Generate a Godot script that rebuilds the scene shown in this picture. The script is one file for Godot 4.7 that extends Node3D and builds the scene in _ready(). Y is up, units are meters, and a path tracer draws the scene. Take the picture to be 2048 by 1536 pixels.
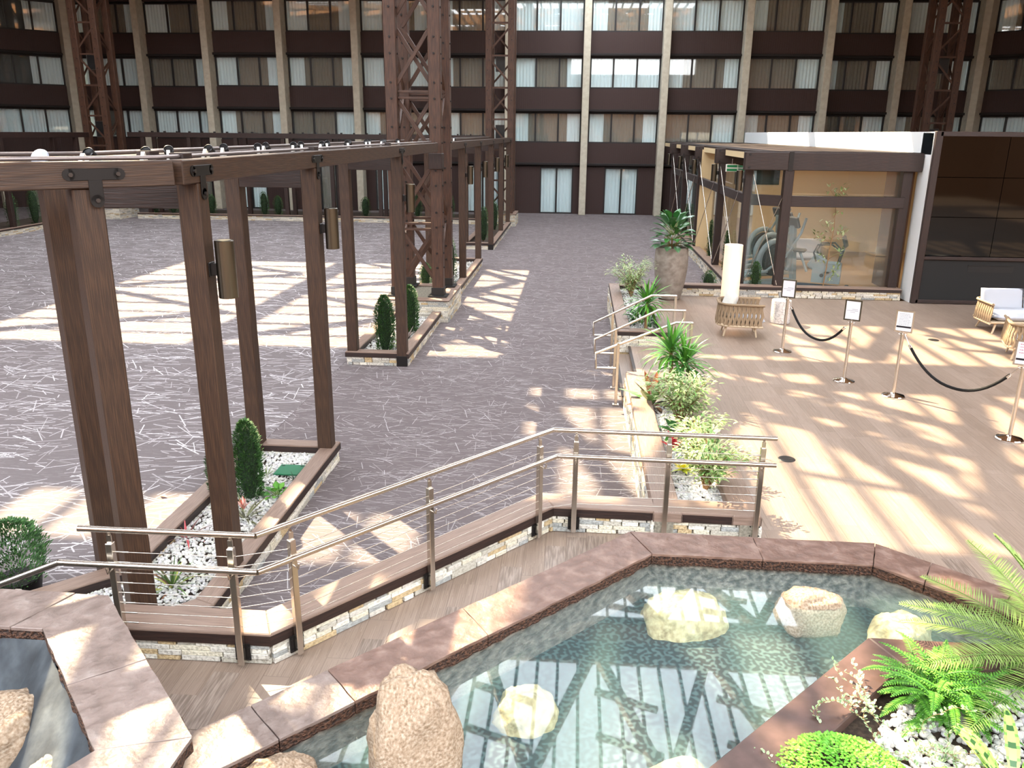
extends Node3D
# A hotel atrium seen from a second-floor balcony: carpeted court and aisle, timber pergola, stone planters, pool and fitness pavilion.
const L1 := 0.32            # the raised timber-look floor; the carpet lies at 0
const SUN := Vector3(0.72, -1.0, 0.75)
var rng := RandomNumberGenerator.new()
var M := {}
var taken := {}
var cache := {}


class MB:
	var v := PackedVector3Array()
	var n := PackedVector3Array()
	var t := PackedVector2Array()
	var c := PackedColorArray()
	var colored := false
	var col := Color.WHITE
	var ud := Vector2(1, 0)
	func p3(a: Vector3, b: Vector3, d: Vector3, na: Vector3, nb: Vector3, nd: Vector3, ta := Vector2.ZERO, tb := Vector2.ZERO, td := Vector2.ZERO, ca := Color.WHITE, cb := Color.WHITE, cd := Color.WHITE) -> void:
		if (b - a).cross(d - a).dot(na + nb + nd) > 0.0:
			v.append(a); v.append(d); v.append(b)
			n.append(na); n.append(nd); n.append(nb)
			t.append(ta); t.append(td); t.append(tb)
			c.append(ca); c.append(cd); c.append(cb)
		else:
			v.append(a); v.append(b); v.append(d)
			n.append(na); n.append(nb); n.append(nd)
			t.append(ta); t.append(tb); t.append(td)
			c.append(ca); c.append(cb); c.append(cd)
	func quad(a: Vector3, b: Vector3, d: Vector3, e: Vector3, nn: Vector3, ta := Vector2.ZERO, tb := Vector2.ZERO, td := Vector2.ZERO, te := Vector2.ZERO) -> void:
		p3(a, b, d, nn, nn, nn, ta, tb, td, col, col, col)
		p3(a, d, e, nn, nn, nn, ta, td, te, col, col, col)
	func box(at: Vector3, size: Vector3, basis := Basis(), bev := 0.0, off := Vector2.ZERO) -> void:
		var h := size * 0.5
		var la := 0
		if size.y > size[la]: la = 1
		if size.z > size[la]: la = 2
		for ax in 3:
			var u := (ax + 1) % 3
			var w := (ax + 2) % 3
			if w == la:
				var k := u
				u = w
				w = k
			for s: float in [-1.0, 1.0]:
				var nn := Vector3.ZERO
				nn[ax] = s
				var q: Array[Vector3] = []
				var uv: Array[Vector2] = []
				for cr: Vector2 in [Vector2(-1, -1), Vector2(1, -1), Vector2(1, 1), Vector2(-1, 1)]:
					var pt := Vector3.ZERO
					pt[ax] = s * h[ax]
					pt[u] = cr.x * (h[u] - bev)
					pt[w] = cr.y * (h[w] - bev)
					uv.append(Vector2(pt[u], pt[w] + s * 0.37 + ax * 0.61) + off)
					q.append(at + basis * pt)
				quad(q[0], q[1], q[2], q[3], basis * nn, uv[0], uv[1], uv[2], uv[3])
		if bev > 0.0:
			for ax in 3:
				var u := (ax + 1) % 3
				var w := (ax + 2) % 3
				for su: float in [-1.0, 1.0]:
					for sw: float in [-1.0, 1.0]:
						var q: Array[Vector3] = []
						for k in 4:
							var pt := Vector3.ZERO
							pt[ax] = (h[ax] - bev) * (-1.0 if k == 0 or k == 3 else 1.0)
							pt[u] = su * (h[u] - (0.0 if k < 2 else bev))
							pt[w] = sw * (h[w] - (bev if k < 2 else 0.0))
							q.append(at + basis * pt)
						var nn := Vector3.ZERO
						nn[u] = su
						nn[w] = sw
						quad(q[0], q[1], q[2], q[3], (basis * nn).normalized(), off, off + Vector2(h[ax], 0), off + Vector2(h[ax], bev), off + Vector2(0, bev))
			for sx: float in [-1.0, 1.0]:
				for sy: float in [-1.0, 1.0]:
					for sz: float in [-1.0, 1.0]:
						var k := Vector3(sx, sy, sz)
						var a := at + basis * (k * Vector3(h.x, h.y - bev, h.z - bev))
						var b := at + basis * (k * Vector3(h.x - bev, h.y, h.z - bev))
						var d := at + basis * (k * Vector3(h.x - bev, h.y - bev, h.z))
						var nn := (basis * k).normalized()
						p3(a, b, d, nn, nn, nn, off, off, off, col, col, col)
	func bar(a: Vector3, b: Vector3, w: float, h: float, bev := 0.0, up := Vector3.UP) -> void:
		var z := (b - a).normalized()
		if absf(z.dot(up)) > 0.98: up = Vector3.RIGHT
		var x := up.cross(z).normalized()
		box((a + b) * 0.5, Vector3(w, h, a.distance_to(b)), Basis(x, z.cross(x), z), bev, Vector2(fposmod(a.x * 3.7 + b.z * 1.3, 5.0), fposmod(a.z * 2.1, 3.0)))
	func tube(pts: Array, r, sides := 8, cap := true) -> void:
		var m := pts.size()
		var side := Vector3.ZERO
		var rings := []
		var along := 0.0
		for i in m:
			var a: Vector3 = pts[maxi(i - 1, 0)]
			var b: Vector3 = pts[mini(i + 1, m - 1)]
			var dir := (b - a).normalized()
			if side == Vector3.ZERO:
				side = dir.cross(Vector3.UP if absf(dir.y) < 0.9 else Vector3.RIGHT).normalized()
			side = (side - dir * side.dot(dir)).normalized()
			var up := dir.cross(side)
			var rad: float = r[i] if r is Array else r
			var ring := []
			if i > 0: along += (pts[i] as Vector3).distance_to(pts[i - 1])
			for k in sides + 1:
				var an := TAU * k / sides
				var nn := side * cos(an) + up * sin(an)
				ring.append([(pts[i] as Vector3) + nn * rad, nn, Vector2(along, float(k) / sides * 0.3)])
			rings.append(ring)
		for i in m - 1:
			for k in sides:
				var a: Array = rings[i][k]
				var b: Array = rings[i][k + 1]
				var d: Array = rings[i + 1][k + 1]
				var e: Array = rings[i + 1][k]
				p3(a[0], b[0], d[0], a[1], b[1], d[1], a[2], b[2], d[2], col, col, col)
				p3(a[0], d[0], e[0], a[1], d[1], e[1], a[2], d[2], e[2], col, col, col)
		if cap:
			for i: int in [0, m - 1]:
				var nn: Vector3 = ((pts[0] as Vector3) - (pts[1] as Vector3)).normalized() if i == 0 else ((pts[m - 1] as Vector3) - (pts[m - 2] as Vector3)).normalized()
				for k in sides:
					p3(pts[i], rings[i][k][0], rings[i][k + 1][0], nn, nn, nn, Vector2.ZERO, Vector2.ZERO, Vector2.ZERO, col, col, col)
	func lathe(prof: Array, segs: int, at := Vector3.ZERO, basis := Basis()) -> void:
		for i in prof.size() - 1:
			var p: Vector2 = prof[i]
			var q: Vector2 = prof[i + 1]
			var sl := Vector2(q.y - p.y, p.x - q.x).normalized()
			for k in segs:
				var a0 := TAU * k / segs
				var a1 := TAU * (k + 1) / segs
				var d0 := Vector3(cos(a0), 0, sin(a0))
				var d1 := Vector3(cos(a1), 0, sin(a1))
				var n0 := basis * (d0 * sl.x + Vector3.UP * sl.y)
				var n1 := basis * (d1 * sl.x + Vector3.UP * sl.y)
				var a := at + basis * (d0 * p.x + Vector3.UP * p.y)
				var b := at + basis * (d1 * p.x + Vector3.UP * p.y)
				var d := at + basis * (d1 * q.x + Vector3.UP * q.y)
				var e := at + basis * (d0 * q.x + Vector3.UP * q.y)
				var ua := Vector2(float(k) / segs, p.y)
				var ub := Vector2(float(k + 1) / segs, p.y)
				var ud := Vector2(float(k + 1) / segs, q.y)
				var ue := Vector2(float(k) / segs, q.y)
				if p.x > 0.0: p3(a, b, d, n0, n1, n1, ua, ub, ud, col, col, col)
				if q.x > 0.0: p3(a, d, e, n0, n1, n0, ua, ud, ue, col, col, col)
	func prism(poly: PackedVector2Array, y0: float, y1: float, bev := 0.0) -> void:
		var m := poly.size()
		var mid := Vector2.ZERO
		for q in poly: mid += q / m
		var ins := poly.duplicate()
		if bev > 0.0:
			var off := Geometry2D.offset_polygon(poly, -bev, Geometry2D.JOIN_MITER)
			if off.size() == 1 and off[0].size() == m:
				for i in m:
					var best := 0
					for k in m:
						if (off[0][k] as Vector2).distance_to(poly[i]) < (off[0][best] as Vector2).distance_to(poly[i]): best = k
					ins[i] = off[0][best]
		var tr := Geometry2D.triangulate_polygon(ins)
		for i in range(0, tr.size(), 3):
			var a := ins[tr[i]]
			var b := ins[tr[i + 1]]
			var d := ins[tr[i + 2]]
			p3(Vector3(a.x, y1, a.y), Vector3(b.x, y1, b.y), Vector3(d.x, y1, d.y), Vector3.UP, Vector3.UP, Vector3.UP, Vector2(a.dot(ud), a.cross(ud)), Vector2(b.dot(ud), b.cross(ud)), Vector2(d.dot(ud), d.cross(ud)), col, col, col)
			a = poly[tr[i]]
			b = poly[tr[i + 1]]
			d = poly[tr[i + 2]]
			p3(Vector3(a.x, y0, a.y), Vector3(b.x, y0, b.y), Vector3(d.x, y0, d.y), Vector3.DOWN, Vector3.DOWN, Vector3.DOWN, a, b, d, col, col, col)
		var cw := Geometry2D.is_polygon_clockwise(poly)
		var along := 0.0
		for i in m:
			var a := poly[i]
			var b := poly[(i + 1) % m]
			var e := (b - a).normalized()
			var nn := Vector3(e.y, 0, -e.x)
			if cw: nn = -nn
			var ln := a.distance_to(b)
			quad(Vector3(a.x, y0, a.y), Vector3(b.x, y0, b.y), Vector3(b.x, y1 - bev, b.y), Vector3(a.x, y1 - bev, a.y), nn, Vector2(along, y0), Vector2(along + ln, y0), Vector2(along + ln, y1), Vector2(along, y1))
			if bev > 0.0:
				var ai := ins[i]
				var bi := ins[(i + 1) % m]
				quad(Vector3(a.x, y1 - bev, a.y), Vector3(b.x, y1 - bev, b.y), Vector3(bi.x, y1, bi.y), Vector3(ai.x, y1, ai.y), (nn + Vector3.UP).normalized(), Vector2(along, y0), Vector2(along + ln, y0), Vector2(along + ln, y1), Vector2(along, y1))
			along += ln
	# a leaf blade: a strip that starts at «at» along «dir», droops by «bend» radians towards the ground, folded along its midrib
	func leaf(at: Vector3, dir: Vector3, length: float, width: float, bend: float, segs: int, mid: Color, edge: Color, fold := 0.25, widest := 0.45, twist := 0.0) -> void:
		colored = true
		dir = dir.normalized()
		var side := dir.cross(Vector3.UP)
		side = Vector3(cos(twist * 7.0), 0, sin(twist * 7.0)) if side.length() < 0.05 else side.normalized()
		if twist != 0.0: side = side.rotated(dir, twist)
		var p := at
		var prev := []
		var st := length / segs
		for i in segs + 1:
			var f := float(i) / segs
			var w := width * 0.5 * (pow(f / widest, 0.75) if f < widest else pow(maxf(0.0, (1.0 - f) / (1.0 - widest)), 0.75))
			w = maxf(w, width * 0.05 * (1.0 - f))
			var up := side.cross(dir).normalized()
			var cur := [p - side * w + up * w * fold, p, p + side * w + up * w * fold, up]
			if i > 0:
				var n0: Vector3 = prev[3]
				var n1: Vector3 = cur[3]
				for k in 2:
					var sg := side * (-fold if k == 1 else fold)
					var ca := edge if k == 0 else mid
					var cb := mid if k == 0 else edge
					p3(prev[k], prev[k + 1], cur[k + 1], (n0 + sg).normalized(), (n0 + sg).normalized(), (n1 + sg).normalized(), Vector2.ZERO, Vector2.ZERO, Vector2.ZERO, ca, cb, cb)
					if i < segs:
						p3(prev[k], cur[k + 1], cur[k], (n0 + sg).normalized(), (n1 + sg).normalized(), (n1 + sg).normalized(), Vector2.ZERO, Vector2.ZERO, Vector2.ZERO, ca, cb, ca)
			prev = cur
			p += dir * st
			dir = dir.rotated(side, -bend / segs).normalized()
	func mesh(m: Material = null) -> ArrayMesh:
		var arr := []
		arr.resize(Mesh.ARRAY_MAX)
		arr[Mesh.ARRAY_VERTEX] = v
		arr[Mesh.ARRAY_NORMAL] = n
		arr[Mesh.ARRAY_TEX_UV] = t
		if colored: arr[Mesh.ARRAY_COLOR] = c
		var am := ArrayMesh.new()
		am.add_surface_from_arrays(Mesh.PRIMITIVE_TRIANGLES, arr)
		if m: am.surface_set_material(0, m)
		return am


func numbered(n: String) -> String:
	if not taken.has(n):
		taken[n] = 0
		return n
	taken[n] += 1
	return "%s_%03d" % [n, taken[n]]


func meta(o: Node3D, label: String, category := "", group := "", kind := "") -> Node3D:
	if label: o.set_meta("label", label)
	if category: o.set_meta("category", category)
	if group: o.set_meta("group", group)
	if kind: o.set_meta("kind", kind)
	return o


func thing(called: String, label: String, category: String, at := Vector3.ZERO, turn := 0.0, group := "", kind := "") -> Node3D:
	var o := Node3D.new()
	o.name = numbered(called)
	add_child(o)
	o.position = at
	o.rotation.y = turn
	return meta(o, label, category, group, kind)


func put(called: String, mesh: Mesh, m: Material, parent: Node, at := Vector3.ZERO, basis := Basis()) -> MeshInstance3D:
	var o := MeshInstance3D.new()
	o.name = called
	o.mesh = mesh
	if m: o.material_override = m
	o.transform = Transform3D(basis, at)
	parent.add_child(o, true)
	return o


func part(called: String, b: MB, m: Material, parent: Node, at := Vector3.ZERO, basis := Basis()) -> MeshInstance3D:
	return put(called, b.mesh(), m, parent, at, basis)


func single(called: String, b: MB, m: Material, label: String, category: String, group := "", kind := "", at := Vector3.ZERO) -> MeshInstance3D:
	var o := part(numbered(called), b, m, self, at)
	meta(o, label, category, group, kind)
	return o


func copy(o: Node3D, at: Vector3, turn: float, label: String, group := "") -> Node3D:
	var base := String(o.name)
	if base.length() > 4 and base[base.length() - 4] == "_" and base.right(3).is_valid_int(): base = base.left(base.length() - 4)
	var d: Node3D = o.duplicate()
	d.name = numbered(base)
	add_child(d)
	d.position = at
	d.rotation.y = turn
	d.set_meta("label", label)
	if group: d.set_meta("group", group)
	return d


# ---------------------------------------------------------------- materials
func mat(called: String, color: Color, rough := 0.7, metal := 0.0) -> StandardMaterial3D:
	var m := StandardMaterial3D.new()
	m.resource_name = called
	m.albedo_color = color
	m.roughness = rough
	m.metallic = metal
	M[called] = m
	return m


func noise(freq: float, oct: int, sd: int, type := FastNoiseLite.TYPE_SIMPLEX_SMOOTH) -> FastNoiseLite:
	var f := FastNoiseLite.new()
	f.seed = sd
	f.frequency = freq
	f.noise_type = type
	f.fractal_octaves = oct
	f.fractal_type = FastNoiseLite.FRACTAL_FBM if oct > 1 else FastNoiseLite.FRACTAL_NONE
	return f


func ntex(size: int, f: FastNoiseLite, stops: Array, cols: Array) -> NoiseTexture2D:
	var t := NoiseTexture2D.new()
	t.width = size
	t.height = size
	t.seamless = true
	t.noise = f
	t.generate_mipmaps = false
	var g := Gradient.new()
	g.offsets = PackedFloat32Array(stops)
	g.colors = PackedColorArray(cols)
	t.color_ramp = g
	return t


func grey(size: int, f: FastNoiseLite) -> NoiseTexture2D:
	return ntex(size, f, [0.0, 1.0], [Color.BLACK, Color.WHITE])


func grained(called: String, dark: Color, light: Color, su: float, sv: float, rough: float, sd: int, relief := 0.15) -> StandardMaterial3D:
	var m := mat(called, Color.WHITE, rough)
	var f := noise(0.012, 4, sd)
	m.albedo_texture = ntex(512, f, [0.25, 0.5, 0.75], [dark, dark.lerp(light, 0.5), light])
	m.uv1_scale = Vector3(su, sv, 1)
	m.heightmap_enabled = true
	m.heightmap_texture = grey(512, f)
	m.heightmap_scale = relief
	return m


func mottled(called: String, stops: Array, cols: Array, scale: float, rough: float, sd: int, freq := 0.02, oct := 5, relief := 0.0, world := true) -> StandardMaterial3D:
	var m := mat(called, Color.WHITE, rough)
	var f := noise(freq, oct, sd)
	m.albedo_texture = ntex(512, f, stops, cols)
	m.uv1_triplanar = true
	m.uv1_world_triplanar = world
	m.uv1_scale = Vector3.ONE * scale
	if relief > 0.0:
		m.heightmap_enabled = true
		m.heightmap_texture = grey(512, f)
		m.heightmap_scale = relief
	return m


func plant(called: String, rough := 0.5, back := 0.5) -> StandardMaterial3D:
	var m := mat(called, Color.WHITE, rough)
	m.vertex_color_use_as_albedo = true
	m.backlight_enabled = true
	m.backlight = Color(back, back, back)
	return m


func strokes(size: int, base: Color, base2: Color, line: Color, count: int, lmin: int, lmax: int, wide: int, flat: float, sd: int) -> ImageTexture:
	var im := Image.create(size, size, false, Image.FORMAT_RGB8)
	im.fill(base)
	var r := RandomNumberGenerator.new()
	r.seed = sd
	for i in size * 6:      # woven yarn flecks
		var q := Vector2i(r.randi() % size, r.randi() % size)
		var k := base.lerp(base2, r.randf())
		im.fill_rect(Rect2i(q.x, q.y, 6 + r.randi() % 26, 1 + r.randi() % 2), k)
	for i in count:
		var a := r.randf() * TAU
		if r.randf() < flat: a = r.randfn(0.0, 0.32) + (PI if r.randf() < 0.5 else 0.0)
		var ln := r.randi_range(lmin, lmax)
		var p := Vector2(r.randf() * size, r.randf() * size)
		var d := Vector2(cos(a), sin(a))
		var k := base.lerp(line, r.randf_range(0.35, 1.0))
		var w := wide if r.randf() < 0.6 else maxi(1, wide - 1)
		for s in ln:
			var x := posmod(int(p.x), size)
			var y := posmod(int(p.y), size)
			for dx in w:
				for dy in w:
					im.set_pixel((x + dx) % size, (y + dy) % size, k)
			p += d
	return ImageTexture.create_from_image(im)


func planks_tex() -> ImageTexture:
	var im := Image.create(1024, 1024, false, Image.FORMAT_RGB8)
	var r := RandomNumberGenerator.new()
	r.seed = 5
	var w := 64
	for cx in 16:
		var y := -r.randi() % 400
		while y < 1024:
			var ln := 420
			var k := Color(0.515, 0.44, 0.385).lerp(Color(0.565, 0.49, 0.435), r.randf())
			im.fill_rect(Rect2i(cx * w, maxi(y, 0), w, mini(ln, 1024 - maxi(y, 0)) if y >= 0 else ln + y), k)
			for s in 150:
				var sy := y + r.randi() % ln
				var sl := 30 + r.randi() % 130
				var sx := cx * w + r.randi() % w
				var g := k.lerp(Color(0.37, 0.31, 0.26) if r.randf() < 0.6 else Color(0.68, 0.61, 0.55), r.randf() * 0.35)
				im.fill_rect(Rect2i(sx, sy, 1 + r.randi() % 2, mini(sl, y + ln - sy)), g)
			im.fill_rect(Rect2i(cx * w, y + ln - 1, w, 1), k.darkened(0.25))
			y += ln
		im.fill_rect(Rect2i(cx * w, 0, 1, 1024), Color(0.40, 0.33, 0.29))
	return ImageTexture.create_from_image(im)


func materials() -> void:
	grained("post_timber", Color(0.185, 0.115, 0.07), Color(0.275, 0.185, 0.12), 0.45, 13.0, 0.55, 1)
	grained("dark_timber", Color(0.13, 0.08, 0.065), Color(0.20, 0.125, 0.10), 0.45, 12.0, 0.5, 2)
	grained("cap_board", Color(0.47, 0.385, 0.335), Color(0.55, 0.46, 0.405), 0.4, 11.0, 0.5, 3)
	grained("tower_steel", Color(0.215, 0.135, 0.095), Color(0.31, 0.20, 0.14), 0.4, 6.0, 0.5, 4)
	mat("bronze_dark", Color(0.10, 0.085, 0.08), 0.45, 0.3)
	mat("bolt", Color(0.30, 0.28, 0.27), 0.35, 0.8)
	var st := mat("stainless", Color(0.80, 0.77, 0.73), 0.26, 1.0)
	st.roughness = 0.27
	mat("chrome", Color(0.90, 0.89, 0.87), 0.12, 1.0)
	mat("brushed", Color(0.40, 0.385, 0.345), 0.28, 1.0)
	mat("panel_brown", Color(0.21, 0.135, 0.12), 0.7)
	mat("panel_dark", Color(0.10, 0.075, 0.07), 0.8)
	mat("frame_black", Color(0.06, 0.055, 0.055), 0.5)
	mottled("column_paint", [0.2, 0.8], [Color(0.70, 0.67, 0.60), Color(0.75, 0.73, 0.66)], 0.3, 0.8, 11)
	mat("sheer", Color(0.84, 0.92, 0.93), 0.9)
	mat("drape", Color(0.44, 0.42, 0.36), 0.95)
	mat("room_dark", Color(0.12, 0.11, 0.10), 0.9)
	var gl := mat("glass", Color(0.80, 0.86, 0.86, 0.06), 0.02)
	gl.transparency = BaseMaterial3D.TRANSPARENCY_ALPHA
	gl.metallic_specular = 0.62
	var gp := mat("glass_pavilion", Color(0.75, 0.90, 0.88, 0.03), 0.02)
	gp.transparency = BaseMaterial3D.TRANSPARENCY_ALPHA
	mat("white_wall", Color(0.86, 0.87, 0.87), 0.75)
	mat("cream_wall", Color(0.80, 0.71, 0.55), 0.8)
	mat("screen", Color(0.010, 0.009, 0.008), 0.04)
	mat("black_panel", Color(0.025, 0.025, 0.026), 0.6)
	mat("plaster_brown", Color(0.36, 0.25, 0.18), 0.9)
	mat("roof_deck", Color(0.62, 0.48, 0.35), 0.85)
	mat("truss_timber", Color(0.66, 0.47, 0.31), 0.7)
	mat("mullion_grey", Color(0.30, 0.29, 0.28), 0.6)
	# carpets
	var cb := mat("carpet_court", Color.WHITE, 1.0)
	cb.albedo_texture = strokes(1024, Color(0.40, 0.368, 0.368), Color(0.48, 0.448, 0.446), Color(0.82, 0.80, 0.80), 900, 16, 125, 3, 0.6, 21)
	cb.uv1_triplanar = true
	cb.uv1_world_triplanar = true
	cb.uv1_scale = Vector3.ONE * 0.20
	var ca := mat("carpet_aisle", Color.WHITE, 1.0)
	ca.albedo_texture = strokes(1024, Color(0.375, 0.337, 0.337), Color(0.45, 0.415, 0.413), Color(0.66, 0.635, 0.635), 1700, 14, 90, 2, 0.62, 22)
	ca.uv1_triplanar = true
	ca.uv1_world_triplanar = true
	ca.uv1_scale = Vector3.ONE * 0.23
	var pk := mat("floor_planks", Color.WHITE, 0.45)
	pk.albedo_texture = planks_tex()
	pk.uv1_triplanar = true
	pk.uv1_world_triplanar = true
	pk.uv1_scale = Vector3.ONE * 0.31
	for i in 4:
		var a: Color = [Color(0.50, 0.425, 0.37), Color(0.52, 0.445, 0.39), Color(0.54, 0.465, 0.41), Color(0.51, 0.435, 0.38)][i]
		grained("plank_%d" % i, a.darkened(0.16), a.lightened(0.12), 0.5, 7.0, 0.45, 30 + i, 0.05)
	for i in 6:
		var a: Color = [Color(0.83, 0.79, 0.70), Color(0.78, 0.75, 0.70), Color(0.70, 0.67, 0.61), Color(0.74, 0.64, 0.48), Color(0.87, 0.84, 0.78), Color(0.62, 0.62, 0.60)][i]
		mottled("ledger_%d" % i, [0.2, 0.5, 0.8], [a.darkened(0.18), a, a.lightened(0.15)], 3.0, 0.85, 40 + i, 0.02, 4, 0.5)
	mottled("mortar", [0.3, 0.7], [Color(0.45, 0.42, 0.37), Color(0.56, 0.53, 0.47)], 2.0, 0.95, 50)
	mottled("slate_top", [0.1, 0.4, 0.6, 0.9], [Color(0.41, 0.35, 0.32), Color(0.465, 0.40, 0.37), Color(0.485, 0.42, 0.39), Color(0.54, 0.485, 0.455)], 0.9, 0.5, 51, 0.012, 7, 1.6)
	mottled("slate_warm", [0.1, 0.5, 0.9], [Color(0.37, 0.275, 0.23), Color(0.42, 0.315, 0.27), Color(0.50, 0.405, 0.36)], 0.9, 0.45, 52, 0.012, 7, 1.0)
	mottled("broken_edge", [0.2, 0.5, 0.8], [Color(0.15, 0.09, 0.06), Color(0.30, 0.19, 0.13), Color(0.42, 0.28, 0.20)], 2.2, 0.8, 53, 0.03, 5, 4.0)
	mottled("pool_wall", [0.2, 0.8], [Color(0.30, 0.29, 0.27), Color(0.55, 0.53, 0.49)], 1.2, 0.9, 54, 0.02, 5, 2.0)
	mottled("basin_wall", [0.2, 0.5, 0.8], [Color(0.10, 0.11, 0.125), Color(0.18, 0.20, 0.22), Color(0.32, 0.34, 0.355)], 0.5, 0.8, 55, 0.014, 5, 2.0)
	var pf := mottled("pool_floor", [0.0, 0.46, 0.50, 0.60, 0.70, 1.0], [Color(0.02, 0.03, 0.03), Color(0.04, 0.05, 0.05), Color(0.15, 0.20, 0.205), Color(0.18, 0.235, 0.24), Color(0.23, 0.285, 0.28), Color(0.27, 0.325, 0.31)], 0.7, 0.8, 56, 0.055, 1)
	pf.roughness = 0.9
	mottled("cap_metal", [0.3, 0.7], [Color(0.285, 0.215, 0.195), Color(0.33, 0.25, 0.23)], 0.6, 0.42, 57)
	mottled("boulder", [0.15, 0.42, 0.6, 0.85], [Color(0.40, 0.32, 0.24), Color(0.56, 0.47, 0.385), Color(0.62, 0.54, 0.455), Color(0.72, 0.66, 0.59)], 1.6, 0.9, 58, 0.05, 6, 0.35)
	mottled("boulder_wet", [0.2, 0.5, 0.8], [Color(0.50, 0.45, 0.30), Color(0.66, 0.62, 0.45), Color(0.78, 0.75, 0.58)], 0.9, 0.8, 59, 0.03, 5, 0.8)
	mottled("concrete_pot", [0.2, 0.5, 0.8], [Color(0.46, 0.42, 0.38), Color(0.54, 0.50, 0.46), Color(0.60, 0.57, 0.53)], 0.5, 0.85, 60, 0.02, 5, 0.3)
	mottled("marble", [0.0, 0.42, 0.5, 0.58, 1.0], [Color(0.86, 0.84, 0.82), Color(0.80, 0.78, 0.76), Color(0.55, 0.53, 0.52), Color(0.80, 0.78, 0.76), Color(0.88, 0.87, 0.86)], 1.4, 0.35, 61, 0.012, 5)
	mottled("soil", [0.2, 0.8], [Color(0.15, 0.11, 0.08), Color(0.28, 0.22, 0.17)], 2.0, 0.95, 62)
	mat("pebble", Color(0.82, 0.82, 0.81), 0.7)
	M.pebble.vertex_color_use_as_albedo = true
	var wa := mat("water", Color(0.55, 0.70, 0.70, 0.10), 0.02)
	wa.transparency = BaseMaterial3D.TRANSPARENCY_ALPHA
	wa.metallic_specular = 0.40
	mat("rope_beige", Color(0.56, 0.475, 0.375), 0.85)
	mat("leg_beige", Color(0.74, 0.66, 0.55), 0.5)
	var cu := mat("cushion", Color(0.66, 0.67, 0.70), 0.95)
	cu.rim_enabled = true
	cu.rim = 0.3
	mat("pillow_white", Color(0.86, 0.85, 0.82), 0.95)
	mat("velvet", Color(0.018, 0.016, 0.017), 0.95)
	mat("paper", Color(0.84, 0.84, 0.86), 0.7)
	mat("ink", Color(0.52, 0.52, 0.56), 0.8)
	mat("ink_dark", Color(0.08, 0.05, 0.09), 0.8)
	mat("ink_red", Color(0.62, 0.42, 0.50), 0.8)
	mat("spot_black", Color(0.05, 0.052, 0.06), 0.35)
	mat("white_paint", Color(0.88, 0.87, 0.84), 0.5)
	mat("dome_grey", Color(0.62, 0.64, 0.70), 0.5)
	mat("conduit", Color(0.62, 0.58, 0.57), 0.35, 0.7)
	mat("green_plate", Color(0.10, 0.40, 0.26), 0.55)
	mat("gym_grey", Color(0.46, 0.52, 0.53), 0.4)
	mat("gym_black", Color(0.05, 0.055, 0.06), 0.5)
	mat("gym_blue", Color(0.10, 0.16, 0.24), 0.5)
	mat("gym_floor", Color(0.62, 0.50, 0.36), 0.5)
	mat("trunk", Color(0.55, 0.42, 0.28), 0.9)
	mat("exit_green", Color(0.02, 0.45, 0.25), 0.5)
	mat("fbox", Color(0.20, 0.19, 0.185), 0.4, 0.6)
	var lc := mat("lamp_glow", Color(0.96, 0.88, 0.80), 0.6)
	lc.emission_enabled = true
	lc.emission = Color(1.0, 0.76, 0.54)
	lc.emission_energy_multiplier = 0.26
	var lb := mat("lit_bulb", Color(1, 0.8, 0.5), 0.5)
	lb.emission_enabled = true
	lb.emission = Color(1.0, 0.62, 0.25)
	lb.emission_energy_multiplier = 1.5
	plant("leaf", 0.45, 0.45)
	plant("leaf_gloss", 0.3, 0.35)
	plant("yew", 0.7, 0.2)
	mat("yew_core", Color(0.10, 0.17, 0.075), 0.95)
	var cp := mat("panel_light", Color(0.95, 0.93, 0.88), 0.5)
	cp.emission_enabled = true
	cp.emission = Color(1.0, 0.93, 0.82)
	cp.emission_energy_multiplier = 1.2
	M.screen.metallic_specular = 0.4


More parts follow.
